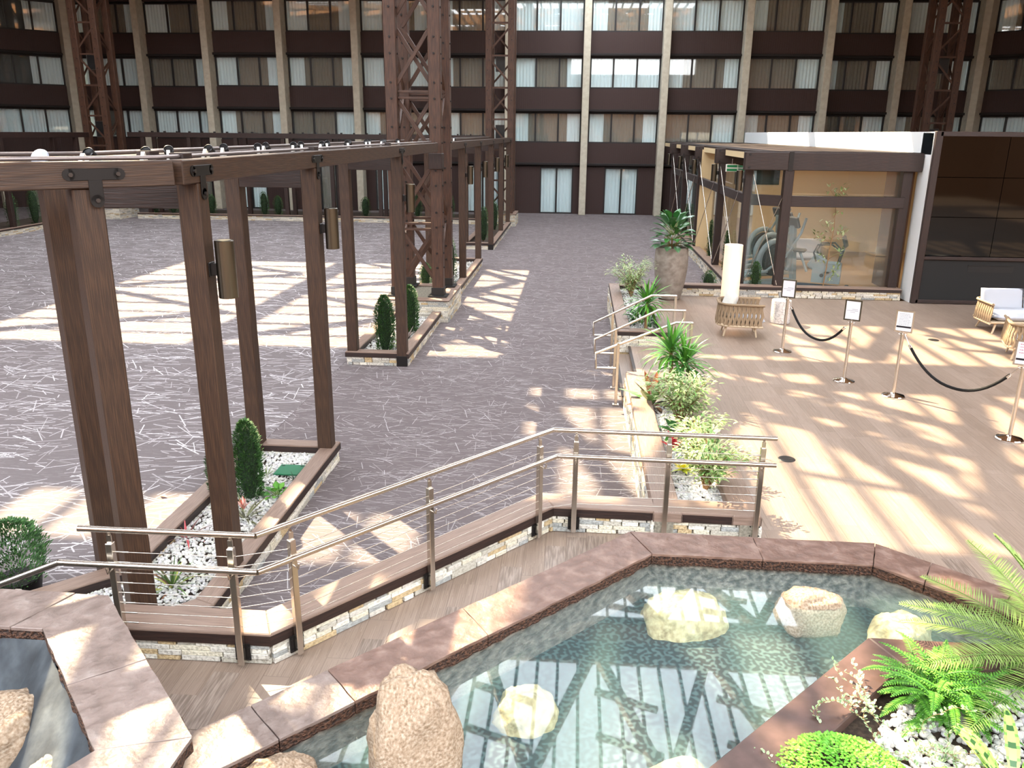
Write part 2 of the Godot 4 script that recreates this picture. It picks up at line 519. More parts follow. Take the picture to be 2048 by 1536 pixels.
func _ready() -> void:
	rng.seed = 7
	# ---- camera, sky, sun, exposure
	var cam := Camera3D.new()
	cam.name = "camera"
	cam.fov = rad_to_deg(2.0 * atan(768.0 / 1637.655))
	cam.near = 0.05
	cam.far = 200.0
	var pitch := 0.298186
	var yaw := -0.075801
	var roll := 0.00995
	var fwd := Vector3(sin(yaw) * cos(pitch), -sin(pitch), -cos(yaw) * cos(pitch))
	var rt := Vector3(cos(yaw), 0, sin(yaw))
	var up := rt.cross(fwd)
	cam.transform = Transform3D(Basis(rt * cos(roll) + up * sin(roll), up * cos(roll) - rt * sin(roll), -fwd), Vector3(0, 4.2, 0))
	add_child(cam)
	var we := WorldEnvironment.new()
	we.name = "world_environment"
	var env := Environment.new()
	var sky := Sky.new()
	var sm := ProceduralSkyMaterial.new()
	sm.sky_top_color = Color(0.90, 0.93, 0.96)
	sm.sky_horizon_color = Color(0.97, 0.97, 0.96)
	sm.ground_horizon_color = Color(0.80, 0.82, 0.82)
	sm.ground_bottom_color = Color(0.45, 0.42, 0.38)
	sm.sky_energy_multiplier = 2.2
	sm.ground_energy_multiplier = 1.0
	sky.sky_material = sm
	env.background_mode = Environment.BG_SKY
	env.sky = sky
	env.tonemap_mode = Environment.TONE_MAPPER_LINEAR
	env.tonemap_exposure = 2.05
	env.sdfgi_enabled = true
	env.ssao_enabled = true
	env.ssil_enabled = true
	we.environment = env
	add_child(we)
	var sun := DirectionalLight3D.new()
	sun.name = "sun"
	sun.light_color = Color(1.0, 0.92, 0.77)
	sun.light_energy = 4.6
	sun.light_angular_distance = 0.6
	sun.sky_mode = DirectionalLight3D.SKY_MODE_LIGHT_ONLY
	sun.shadow_enabled = true
	add_child(sun)
	sun.look_at_from_position(Vector3.ZERO, SUN)
	# ---- the place, largest things first
	materials()
	roof()
	floors()
	facades()
	pool()
	curb()
	pergolas()
	towers()
	planter_right()
	pavilion()
	furniture()
	greenery()
	small_things()


# ---------------------------------------------------------------- roof with its skylights
func roof() -> void:
	var holes: Array[Rect2] = []
	for r: Array in [[-22.3, -17.3, -36.4, -25.3], [-16.6, -12.9, -36.5, -25.4], [-12.35, -10.75, -35.8, -25.0], [-10.1, -9.65, -24.2, -20.9], [-9.5, -5.0, -24.4, -22.7], [-9.55, 8.0, -22.3, -16.7], [-5.0, 8.0, -27.2, -24.0], [-1.8, 4.0, -44.6, -28.4],
			[-15.9, -13.6, -18.5, -17.3], [-12.4, -10.9, -18.2, -16.5], [-11.6, -1.5, -15.4, -9.8], [-32.0, -4.0, 0.8, 16.0], [-2.0, 24.0, 0.8, 16.0], [-28.0, -18.0, -9.0, -1.0], [12.0, 22.0, -14.0, -2.0]]:
		holes.append(Rect2(r[0], r[2], r[1] - r[0], r[3] - r[2]))
	var xs := [-36.0, 28.0]
	var zs := [-49.0, 19.0]
	for h in holes:
		for k: float in [h.position.x, h.end.x]:
			if not xs.has(k): xs.append(k)
		for k: float in [h.position.y, h.end.y]:
			if not zs.has(k): zs.append(k)
	xs.sort()
	zs.sort()
	var b := MB.new()
	for j in zs.size() - 1:
		var start := -1
		for i in xs.size():
			var solid := false
			if i < xs.size() - 1:
				solid = true
				var mid := Vector2((xs[i] + xs[i + 1]) * 0.5, (zs[j] + zs[j + 1]) * 0.5)
				for h in holes:
					if h.has_point(mid): solid = false
			if solid and start < 0: start = i
			if not solid and start >= 0:
				b.box(Vector3((xs[start] + xs[i]) * 0.5, 13.06, (zs[j] + zs[j + 1]) * 0.5), Vector3(xs[i] - xs[start], 0.12, zs[j + 1] - zs[j]))
				start = -1
	var ceil_ := single("ceiling", b, M.roof_deck, "timber roof deck of the atrium with rectangular skylight openings", "ceiling", "", "structure")
	# glazing bars in every opening, and deeper timber members under them
	for k in 11:
		var h := holes[k]
		var g := MB.new()
		var step := 0.62
		var nx := int(h.size.x / step)
		if k < 3:     # the court: bars run across
			var nz := int(h.size.y / 1.0)
			for i in nz + 1:
				var z := h.position.y + h.size.y * i / nz
				g.box(Vector3(h.get_center().x, 13.0, z), Vector3(h.size.x, 0.11, 0.13))
		else:
			for i in nx + 1:
				var x := h.position.x + h.size.x * i / maxi(nx, 1)
				g.box(Vector3(x, 13.0, h.get_center().y), Vector3(0.09, 0.14, h.size.y))
		part("glazing_bar", g, M.mullion_grey, ceil_)
	var tr := MB.new()
	for h: Rect2 in [holes[5], holes[6], holes[10]]:
		var n := maxi(2, roundi(h.size.x / 3.4))
		for i in n:
			var x0 := h.position.x + h.size.x * i / n
			var x1 := h.position.x + h.size.x * (i + 1) / n
			var xm := (x0 + x1) * 0.5
			tr.bar(Vector3(x0, 12.55, h.position.y), Vector3(xm, 12.55, h.end.y), 0.26, 0.30)
			tr.bar(Vector3(xm, 12.55, h.end.y), Vector3(x1, 12.55, h.position.y), 0.26, 0.30)
			for f: float in [0.33, 0.66]:
				tr.bar(Vector3(x0, 12.7, h.position.y + h.size.y * f), Vector3(x0, 12.7, h.position.y + h.size.y * f) + Vector3((x1 - x0) * 0.5, 0, h.size.y * 0.12), 0.14, 0.16)
	for h: Rect2 in [holes[0], holes[1], holes[2]]:
		var n := maxi(2, roundi(h.size.y / 5.2))
		for i in n:
			var z0 := h.position.y + h.size.y * i / n
			var z1 := h.position.y + h.size.y * (i + 1) / n
			var zm := (z0 + z1) * 0.5
			tr.bar(Vector3(h.position.x, 12.5, z0), Vector3(h.end.x, 12.5, zm), 0.28, 0.28)
			tr.bar(Vector3(h.end.x, 12.5, zm), Vector3(h.position.x, 12.5, z1), 0.28, 0.28)
	for z: float in [-37.0, -23.2, -16.1, -9.4, 0.3]:
		tr.bar(Vector3(-34, 12.4, z), Vector3(26, 12.4, z), 0.4, 0.7)
	part("truss", tr, M.truss_timber, ceil_)


# ---------------------------------------------------------------- floors
func floors() -> void:
	var b := MB.new()
	b.box(Vector3(-4, -0.15, -15), Vector3(64, 0.3, 68))
	single("floor", b, M.carpet_aisle, "grey-mauve carpet with fine pale dashes along the aisle", "floor", "", "structure")
	b = MB.new()
	b.prism(PackedVector2Array([Vector2(-22.9, -39.1), Vector2(-4.3, -39.1), Vector2(-4.3, -9.9), Vector2(-3.62, -9.3), Vector2(-4.3, -6.9), Vector2(-5.2, -6.0), Vector2(-16, -6.0), Vector2(-23.3, -14.0), Vector2(-23.3, -36)]), -0.02, 0.004)
	single("floor_court", b, M.carpet_court, "court carpet covered with bold white random dashes beyond the timber posts", "carpet", "", "structure")
	# raised timber-look floor: right-hand terrace and the walkway round the pool
	b = MB.new()
	b.prism(PackedVector2Array([Vector2(1.2, -20.6), Vector2(26, -20.6), Vector2(26, 18), Vector2(-3.6, 18), Vector2(-3.6, -5.3), Vector2(-2.25, -5.3), Vector2(-0.21, -7.7), Vector2(1.45, -7.7), Vector2(1.45, -12.6), Vector2(1.45, -15.3)]), 0.001, L1 - 0.004)
	var up := single("floor_terrace", b, M.floor_planks, "raised floor of brown-grey timber-look planks around the pool and lounge", "floor", "", "structure")
	# the nearest planks, piece by piece
	var lens := [1.22, 0.9, 0.62]
	var meshes := []
	for l: float in lens:
		var p := MB.new()
		p.box(Vector3.ZERO, Vector3(0.197, 0.012, l - 0.003), Basis(), 0.002)
		meshes.append(p.mesh())
	var keep := PackedVector2Array([Vector2(-2.3, -5.1), Vector2(-0.15, -7.6), Vector2(1.9, -7.6), Vector2(5.4, -7.6), Vector2(5.4, -5.2), Vector2(3.9, -5.3), Vector2(2.6, -6.4), Vector2(0.7, -6.4), Vector2(-1.6, -4.2), Vector2(-2.6, -3.6), Vector2(-3.6, -3.6), Vector2(-3.6, -5.1)])
	var count := 0
	for i in 46:
		var x := -3.5 + i * 0.2
		var z := -13.0 + rng.randf() * 1.2
		while z < -3.4:
			var k := rng.randi() % 3
			var l: float = lens[k]
			var mid := Vector2(x, z + l * 0.5)
			var ok := Geometry2D.is_point_in_polygon(mid, keep)
			for f: float in [-0.5, 0.5]:
				for s: float in [-0.1, 0.1]:
					if not Geometry2D.is_point_in_polygon(mid + Vector2(s, l * f), PackedVector2Array([Vector2(-3.6, -5.12), Vector2(-2.17, -5.12), Vector2(-0.12, -7.54), Vector2(6, -7.54), Vector2(6, -3), Vector2(-3.6, -3)])): ok = false
			if ok and count < 290:
				count += 1
				put("plank", meshes[k], M["plank_%d" % (rng.randi() % 4)], up, Vector3(x, L1 - 0.006, z + l * 0.5))
			z += l
	# two steps down to the aisle between the two planters
	b = MB.new()
	b.box(Vector3(1.32, 0.24, -13.95), Vector3(0.5, 0.16, 2.66), Basis(), 0.006)
	var stair := single("stair", b, M.floor_planks, "two low timber-look steps between the stone planters, from lounge to aisle", "steps", "", "structure")
	b = MB.new()
	b.box(Vector3(1.14, 0.08, -13.95), Vector3(0.62, 0.16, 2.66), Basis(), 0.006)
	part("step", b, M.floor_planks, stair)
	b = MB.new()
	for q: Vector3 in [Vector3(1.075, 0.315, -13.95), Vector3(0.835, 0.155, -13.95)]: b.box(q, Vector3(0.05, 0.016, 2.66))
	part("nosing", b, M.dark_timber, stair)
	# steps at the left end of the walkway
	b = MB.new()
	b.box(Vector3(-3.75, 0.08, -4.6), Vector3(0.3, 0.16, 1.0))
	single("stair", b, M.floor_planks, "short step at the left end of the pool walkway", "steps", "", "structure")
	# outer walls of the hall
	for w: Array in [["wall_left", Vector3(-35.7, 6.6, -15), Vector3(0.6, 13.2, 68), "plain brown side wall far left of the court"], ["wall_right", Vector3(27.7, 6.6, -15), Vector3(0.6, 13.2, 68), "plain brown side wall right of the lounge"], ["wall_front", Vector3(-4, 5.6, 18.7), Vector3(64, 11.2, 0.6), "warm tan wall behind the viewing balcony, with a clerestory opening"]]:
		b = MB.new()
		b.box(w[1], w[2])
		if w[0] == "wall_front":      # its top is open to the sky between x -1.3 and 14
			b.box(Vector3(-18.6, 12.1, 18.7), Vector3(34.6, 1.9, 0.6))
			b.box(Vector3(21.0, 12.1, 18.7), Vector3(14, 1.9, 0.6))
		single(w[0], b, M.plaster_brown, w[3], "wall", "", "structure")


# ---------------------------------------------------------------- guest-room facades
func ribbed(w: float, h: float) -> ArrayMesh:
	var key := "rib%.2f_%.2f" % [w, h]
	if not cache.has(key):
		var b := MB.new()
		b.box(Vector3(0, h * 0.5, -0.1), Vector3(w, h, 0.2))
		var n := int(w / 0.11)
		for i in n:
			b.box(Vector3(-w * 0.5 + (i + 0.5) * w / n, h * 0.5, 0.006), Vector3(0.07, h - 0.02, 0.014))
		cache[key] = b.mesh()
	return cache[key]


func pleats(w: float, h: float) -> ArrayMesh:
	var key := "pl%.2f_%.2f" % [w, h]
	if not cache.has(key):
		var b := MB.new()
		var n := int(w / 0.028)
		var prev := Vector3.ZERO
		var pn := Vector3.BACK
		for i in n + 1:
			var f := float(i) / n
			var x := -w * 0.5 + w * f
			var z := 0.028 * sin(i * 1.05) + 0.012 * sin(i * 0.37)
			var cur := Vector3(x, 0, z)
			if i > 0:
				var nn := Vector3(-(cur.z - prev.z), 0, cur.x - prev.x).normalized()
				b.quad(prev, cur, cur + Vector3(0, h, 0), prev + Vector3(0, h, 0), nn)
			prev = cur
		cache[key] = b.mesh()
	return cache[key]


func window(parent: Node3D, called: String, label: String, at: Vector3, w: float, h: float, panes: int, style: int, door := false) -> void:
	var o := Node3D.new()
	o.name = numbered(called)
	add_child(o)
	meta(o, label, "door" if door else "window", "", "structure")
	o.transform = parent.transform * Transform3D(Basis(), at)
	var key := "fr%.2f_%.2f_%d" % [w, h, panes]
	if not cache.has(key):
		var b := MB.new()
		var t := 0.07
		for s: float in [-1.0, 1.0]: b.box(Vector3(s * (w - t) * 0.5, h * 0.5, 0), Vector3(t, h, 0.10))
		b.box(Vector3(0, t * 0.5, 0), Vector3(w, t, 0.10))
		b.box(Vector3(0, h - t * 0.5, 0), Vector3(w, t, 0.10))
		cache[key] = b.mesh()
		b = MB.new()
		b.box(Vector3(0, h * 0.5, 0), Vector3(0.09, h - 0.1, 0.09))
		cache[key + "m"] = b.mesh()
		b = MB.new()
		b.box(Vector3(0, h * 0.5, 0), Vector3((w - 0.14) / panes - 0.02, h - 0.12, 0.012))
		cache[key + "p"] = b.mesh()
	put("window_frame", cache[key], M.frame_black, o)
	for i in panes:
		if i > 0: put("mullion", cache[key + "m"], M.frame_black, o, Vector3(-w * 0.5 + w * i / panes, 0, 0))
		put("pane", cache[key + "p"], M.glass, o, Vector3(-w * 0.5 + w * (i + 0.5) / panes, 0, -0.01))
	var ch := h - 0.1
	if door:
		put("curtain", pleats(w - 0.06, ch), M.sheer if style != 1 else M.drape, o, Vector3(0, 0.05, -0.16))
		return
	match style:
		0:
			put("sheer_curtain", pleats(w * 0.22, ch), M.sheer, o, Vector3(-w * 0.385, 0.05, -0.15))
			put("drape", pleats(w * 0.58, ch), M.drape, o, Vector3(0.01, 0.05, -0.24))
			put("sheer_curtain", pleats(w * 0.20, ch), M.sheer, o, Vector3(w * 0.395, 0.05, -0.15))
		1:
			put("sheer_curtain", pleats(w * 0.34, ch), M.sheer, o, Vector3(-w * 0.33, 0.05, -0.15))
			put("drape", pleats(w * 0.44, ch), M.drape, o, Vector3(w * 0.05, 0.05, -0.24))
			put("sheer_curtain", pleats(w * 0.22, ch), M.sheer, o, Vector3(w * 0.385, 0.05, -0.15))
		2:
			put("sheer_curtain", pleats(w * 0.98, ch), M.sheer, o, Vector3(0, 0.05, -0.15))
		3:
			put("drape", pleats(w * 0.66, ch), M.drape, o, Vector3(-w * 0.16, 0.05, -0.24))
			put("sheer_curtain", pleats(w * 0.32, ch), M.sheer, o, Vector3(w * 0.33, 0.05, -0.15))
		4:
			put("sheer_curtain", pleats(w * 0.10, ch), M.sheer, o, Vector3(-w * 0.43, 0.05, -0.15))
			put("sheer_curtain", pleats(w * 0.42, ch), M.sheer, o, Vector3(w * 0.28, 0.05, -0.15))


const ORD := ["first", "second", "third", "fourth", "fifth", "sixth", "seventh", "eighth", "ninth"]
const STOREY := ["second", "third", "top visible", "uppermost"]


# a wall of rooms: local x along it, +z towards the court, columns at cols
func facade(called: String, label: String, where: String, at: Vector3, turn: float, cols: Array, edge0: bool, edge1: bool, styles: Array, doors: Array) -> void:
	var root := thing(called, label, "wall", at, turn, "", "structure")
	var x0: float = cols[0]
	var x1: float = cols[cols.size() - 1]
	var b := MB.new()
	b.box(Vector3((x0 + x1) * 0.5, 6.5, -1.2), Vector3(x1 - x0 + 0.3, 13.0, 0.5))
	part("room_back", b, M.room_dark, root)
	b = MB.new()
	for y: float in [2.95, 5.67, 8.39, 11.11]: b.box(Vector3((x0 + x1) * 0.5, y, -0.62), Vector3(x1 - x0 + 0.2, 0.25, 0.8))
	part("floor_slab", b, M.room_dark, root)
	var colm := MB.new()
	colm.box(Vector3(0, 6.5, 0.22), Vector3(0.36, 13.0, 0.95), Basis(), 0.02)
	var cm := colm.mesh()
	for i in cols.size():
		if (i == 0 and not edge0) or (i == cols.size() - 1 and not edge1): continue
		put("column", cm, M.column_paint, root, Vector3(cols[i], 0, 0))
	var k := 0
	for i in cols.size() - 1:
		var a: float = cols[i]
		var w: float = cols[i + 1] - a
		var mid: float = a + w * 0.5
		var nm := "%s bay from the left %s" % [ORD[i], where]
		for s in 3:
			var sill := 3.69 + 2.72 * s
			put("spandrel_panel", ribbed(w - 0.36, 1.05), M.panel_brown, root, Vector3(mid, sill - 1.05, 0.0))
			var lg := "ledge%.2f" % w
			if not cache.has(lg):
				var q := MB.new()
				q.box(Vector3(0, 0.06, 0.08), Vector3(w - 0.36, 0.12, 0.24), Basis(), 0.02)
				q.box(Vector3(0, -0.05, -0.1), Vector3(w - 0.36, 0.1, 0.2))
				cache[lg] = q.mesh()
			put("ledge", cache[lg], M.panel_dark, root, Vector3(mid, sill - 1.15, 0))
			window(root, "window", "window with curtains on the %s storey, %s" % [STOREY[s], nm], Vector3(mid, sill, -0.10), w - 0.38, 1.55, 3, styles[k % styles.size()])
			k += 1
		put("spandrel_panel", ribbed(w - 0.36, 2.0), M.panel_brown, root, Vector3(mid, 10.75, 0.0))
		# ground floor: ribbed wall with a pair of tall curtained doors
		var dx: float = doors[i % doors.size()]
		var dw := 1.78
		var dc := a + 0.19 + dx + dw * 0.5
		var lw := dc - dw * 0.5 - a - 0.18
		var rw := cols[i + 1] - 0.18 - dc - dw * 0.5 as float
		if lw > 0.1: put("ground_panel", ribbed(lw, 2.5), M.panel_brown, root, Vector3(a + 0.18 + lw * 0.5, 0, 0))
		if rw > 0.1: put("ground_panel", ribbed(rw, 2.5), M.panel_brown, root, Vector3(cols[i + 1] - 0.18 - rw * 0.5, 0, 0))
		window(root, "door", "pair of tall glazed doors with a full curtain, ground floor, %s" % nm, Vector3(dc, 0.0, -0.05), dw, 2.45, 2, [2, 1, 2, 2, 0][i % 5], true)


func facades() -> void:
	var cols := []
	for k in range(-5, 4): cols.append(0.25 + 3.99 * k)
	facade("wall_back", "dark brown facade of curtained guest rooms facing the court", "of the central facade", Vector3(0, 0, -45.35), 0.0, cols, true, true, [0, 1, 0, 3, 0, 1, 0, 2, 1, 1, 0, 0, 0, 1, 2, 0, 2, 0, 3, 0, 2, 0, 3, 0], [0.6, 1.4, 0.5, 1.5, 1.5, 0.95, 0.95, 1.4])
	facade("wall_back_left", "set-back part of the brown facade at far left", "of the left set-back facade", Vector3(0, 0, -46.45), 0.0, [-27.9, -23.9, -19.7], true, false, [4, 2, 1, 2, 3, 1], [1.0, 1.2])
	facade("wall_back_right", "set-back part of the brown facade at far right", "of the right set-back facade", Vector3(0, 0, -46.2), 0.0, [12.22, 16.0, 19.9], false, true, [3, 0, 0, 0, 3, 2], [1.0, 1.2])
	facade("wall_wing_left", "angled left wing of the brown facade", "of the angled left wing", Vector3(-28.1, 0, -46.3), PI / 4, [-8.0, -4.2, -0.2], true, true, [4, 0, 1, 2, 4, 4], [1.0])
	facade("wall_wing_right", "angled right wing of the brown facade", "of the angled right wing", Vector3(20.1, 0, -46.0), -PI / 4, [0.2, 4.2, 8.2], true, true, [2, 3, 0, 2, 2, 3], [1.0])
	# a table lamp glowing in the far-left room
	var lamp := thing("table_lamp", "small orange-glowing table lamp behind a far-left third-storey window", "lamp", Vector3(-26.4, 6.40, -46.9))
	var b := MB.new()
	b.lathe([Vector2(0.0, 0.0), Vector2(0.07, 0.0), Vector2(0.05, 0.03), Vector2(0.02, 0.08), Vector2(0.02, 0.2)], 10)
	part("base", b, M.bronze_dark, lamp)
	b = MB.new()
	b.lathe([Vector2(0.15, 0.18), Vector2(0.10, 0.40)], 12)
	part("lamp_shade", b, M.lit_bulb, lamp)
	var l := OmniLight3D.new()
	l.name = "lamp_light"
	l.light_color = Color(1, 0.65, 0.3)
	l.light_energy = 0.25
	l.omni_range = 60
	l.omni_attenuation = 2
	l.light_size = 0.1
	l.shadow_enabled = true
	lamp.add_child(l)
	l.position = Vector3(0, 0.3, 0)


func offset_line(pts: PackedVector2Array, d: float) -> PackedVector2Array:
	var out := PackedVector2Array()
	for i in pts.size():
		var a := pts[maxi(i - 1, 0)]
		var b := pts[i]
		var e := pts[mini(i + 1, pts.size() - 1)]
		var d0 := (b - a).normalized() if i > 0 else (e - b).normalized()
		var d1 := (e - b).normalized() if i < pts.size() - 1 else d0
		var n0 := Vector2(d0.y, -d0.x)
		var n1 := Vector2(d1.y, -d1.x)
		var nn := (n0 + n1).normalized()
		out.append(b + nn * d / maxf(0.3, nn.dot(n0)))
	return out


func rough(poly: PackedVector2Array, amp: float, step: float, sd: int) -> PackedVector2Array:
	var r := RandomNumberGenerator.new()
	r.seed = sd
	var out := PackedVector2Array()
	for i in poly.size():
		var a := poly[i]
		var b := poly[(i + 1) % poly.size()]
		var n := maxi(1, int(a.distance_to(b) / step))
		var nn := (b - a).normalized().orthogonal()
		for k in n:
			out.append(a.lerp(b, float(k) / n) + (nn * r.randf_range(-amp, amp) if k > 0 else Vector2.ZERO))
	return out


# little stones of split-face ledger, laid in courses between two points; n points out of the wall
func stones(parent: Node, a: Vector2, b: Vector2, y0: float, y1: float, out: Vector2, course: float, singly: bool, sd: int) -> void:
	var r := RandomNumberGenerator.new()
	r.seed = sd
	var rows := maxi(1, roundi((y1 - y0) / course))
	var h := (y1 - y0) / rows
	var dir := (b - a).normalized()
	var ln := a.distance_to(b)
	var basis := Basis(Vector3(dir.x, 0, dir.y), Vector3.UP, Vector3(dir.x, 0, dir.y).cross(Vector3.UP))
	var lens := [0.12, 0.18, 0.24, 0.32, 0.15]
	var joint := []
	for k in 6: joint.append(MB.new())
	for row in rows:
		var p := -r.randf() * 0.15
		while p < ln - 0.015:
			var l: float = lens[r.randi() % 5] * (1.0 if singly else 1.3)
			var s := maxf(p, 0.0)
			var e := minf(p + l, ln)
			p += l
			if e - s < 0.02: continue
			var hh := h * (2.0 if r.randf() < 0.08 and row < rows - 1 and singly else 1.0)
			var proud := r.randf_range(0.0, 0.016)
			var q := a + dir * (s + e) * 0.5 + out * (proud - 0.004)
			var at := Vector3(q.x, y0 + row * h + hh * 0.5, q.y)
			var k: int = [0, 0, 1, 1, 4, 4, 2, 3, 5][r.randi() % 9]
			if singly:
				var key := "st%d_%.2f" % [int((e - s) * 50.0), hh]
				if not cache.has(key):
					var m := MB.new()
					m.box(Vector3.ZERO, Vector3(int((e - s) * 50.0) / 50.0 - 0.003, hh - 0.003, 0.034), Basis(), 0.003)
					cache[key] = m.mesh()
				put("stone", cache[key], M["ledger_%d" % k], parent, at, basis)
			else:
				joint[k].box(at, Vector3(e - s - 0.004, hh - 0.004, 0.034), basis)
	if not singly:
		for k in 6:
			if joint[k].v.size() > 0:
				meta(part("stone_cladding", joint[k], M["ledger_%d" % k], parent), "", "", "", "stuff")


# a low wall: core, ledger stones outside (and inside if wanted), timber cap boards with mitred ends. The outside lies to the right of the path (x right, z down).
func low_wall(parent: Node, pts: PackedVector2Array, thick: float, y0: float, top: float, cap_h: float, cap_w: float, near: Array, sd: int, inside := false, over := 0.035, fascia := true) -> void:
	var inner := offset_line(pts, thick)
	var core_out := offset_line(pts, 0.014)
	var b := MB.new()
	for i in pts.size() - 1:
		b.prism(PackedVector2Array([core_out[i], core_out[i + 1], inner[i + 1], inner[i]]), y0, top - cap_h)
	part("wall_core", b, M.mortar, parent)
	for i in pts.size() - 1:
		var d := (pts[i + 1] - pts[i]).normalized()
		stones(parent, pts[i], pts[i + 1], y0, top - cap_h, Vector2(-d.y, d.x), 0.046, near[i % near.size()], sd + i)
		if inside: stones(parent, inner[i + 1], inner[i], y0, top - cap_h, Vector2(d.y, -d.x), 0.046, false, sd + i + 50)
	var co := offset_line(pts, -over)
	var ci := offset_line(pts, cap_w - over)
	for i in pts.size() - 1:
		b = MB.new()
		b.ud = (pts[i + 1] - pts[i]).normalized()
		b.prism(PackedVector2Array([co[i], co[i + 1], ci[i + 1], ci[i]]), top - cap_h + 0.001, top, 0.008)
		part("cap_board", b, M.cap_board, parent)
		b = MB.new()
		var fo := offset_line(pts, -over - 0.004)
		var fi := offset_line(pts, cap_w - over + 0.004)
		for q: Array in [[fo, offset_line(pts, -over + 0.005)], [offset_line(pts, cap_w - over - 0.005), fi]]:
			b.prism(PackedVector2Array([q[0][i], q[0][i + 1], q[1][i + 1], q[1][i]]), top - cap_h - 0.004, top - 0.022)
		part("fascia", b, M.dark_timber if fascia else M.cap_board, parent)


func rock_mesh(size: Vector3, sd: int, rough_ := 0.12, sub := 4) -> ArrayMesh:
	var f := noise(0.75, 3, sd)
	var verts: Array[Vector3] = []
	var rings := 8 * sub
	var segs := 12 * sub
	for i in rings + 1:
		for k in segs + 1:
			var th := PI * i / rings
			var ph := TAU * (k % segs) / segs
			var d := Vector3(sin(th) * cos(ph), cos(th), sin(th) * sin(ph))
			var q := d
			q = Vector3(signf(q.x) * pow(absf(q.x), 0.8), signf(q.y) * pow(absf(q.y), 0.85), signf(q.z) * pow(absf(q.z), 0.8))
			var amp := 1.0 + rough_ * f.get_noise_3dv(d * 1.6) * 1.6 + 0.03 * f.get_noise_3dv(d * 7.0 + Vector3.ONE * 9.0)
			verts.append(q * size * amp)
	var nr: Array[Vector3] = []
	nr.resize(verts.size())
	nr.fill(Vector3.ZERO)
	var b := MB.new()
	var w := segs + 1
	for i in rings:
		for k in segs:
			var a := i * w + k
			for t: Array in [[a, a + 1, a + w + 1], [a, a + w + 1, a + w]]:
				var n := (verts[t[1]] - verts[t[0]]).cross(verts[t[2]] - verts[t[0]])
				if n.dot(verts[t[0]]) < 0.0: n = -n
				for j: int in t: nr[j] += n
	for i in rings + 1: 
		var s := nr[i * w] + nr[i * w + segs]
		nr[i * w] = s
		nr[i * w + segs] = s
	for i in rings:
		for k in segs:
			var a := i * w + k
			for t: Array in [[a, a + 1, a + w + 1], [a, a + w + 1, a + w]]:
				b.p3(verts[t[0]], verts[t[1]], verts[t[2]], nr[t[0]].normalized(), nr[t[1]].normalized(), nr[t[2]].normalized())
	return b.mesh()


func boulder(label: String, at: Vector3, size: Vector3, turn: float, sd: int, wet := false, tilt := 0.0) -> void:
	var o := put(numbered("boulder"), rock_mesh(size, sd), M.boulder_wet if wet else M.boulder, self, at, Basis(Vector3.UP, turn) * Basis(Vector3.RIGHT, tilt))
	meta(o, label, "boulder")


func coping(parent: Node, outer: PackedVector2Array, inner: PackedVector2Array, cuts: Array, top: float, drop: float, m: Array, sd: int) -> void:
	for i in outer.size() - 1:
		var ts: Array = [0.0] + cuts[i] + [1.0]
		for k in ts.size() - 1:
			var g := 0.004 / outer[i].distance_to(outer[i + 1])
			var t0: float = ts[k] + g
			var t1: float = ts[k + 1] - g
			var q := PackedVector2Array([outer[i].lerp(outer[i + 1], t0), outer[i].lerp(outer[i + 1], t1), inner[i].lerp(inner[i + 1], t1), inner[i].lerp(inner[i + 1], t0)])
			var b := MB.new()
			b.prism(rough(q, 0.004, 0.09, sd + i * 7 + k), top - 0.022 - (sd + k) % 2 * 0.002, top + (sd + i + k) % 3 * 0.0015, 0.004)
			var sl := part("coping_slab", b, M[m[(i + k) % m.size()]], parent)
			b = MB.new()
			b.prism(rough(q, 0.013, 0.06, sd + i * 7 + k + 90), top - drop, top - 0.020)
			part("rough_edge", b, M.broken_edge, sl)


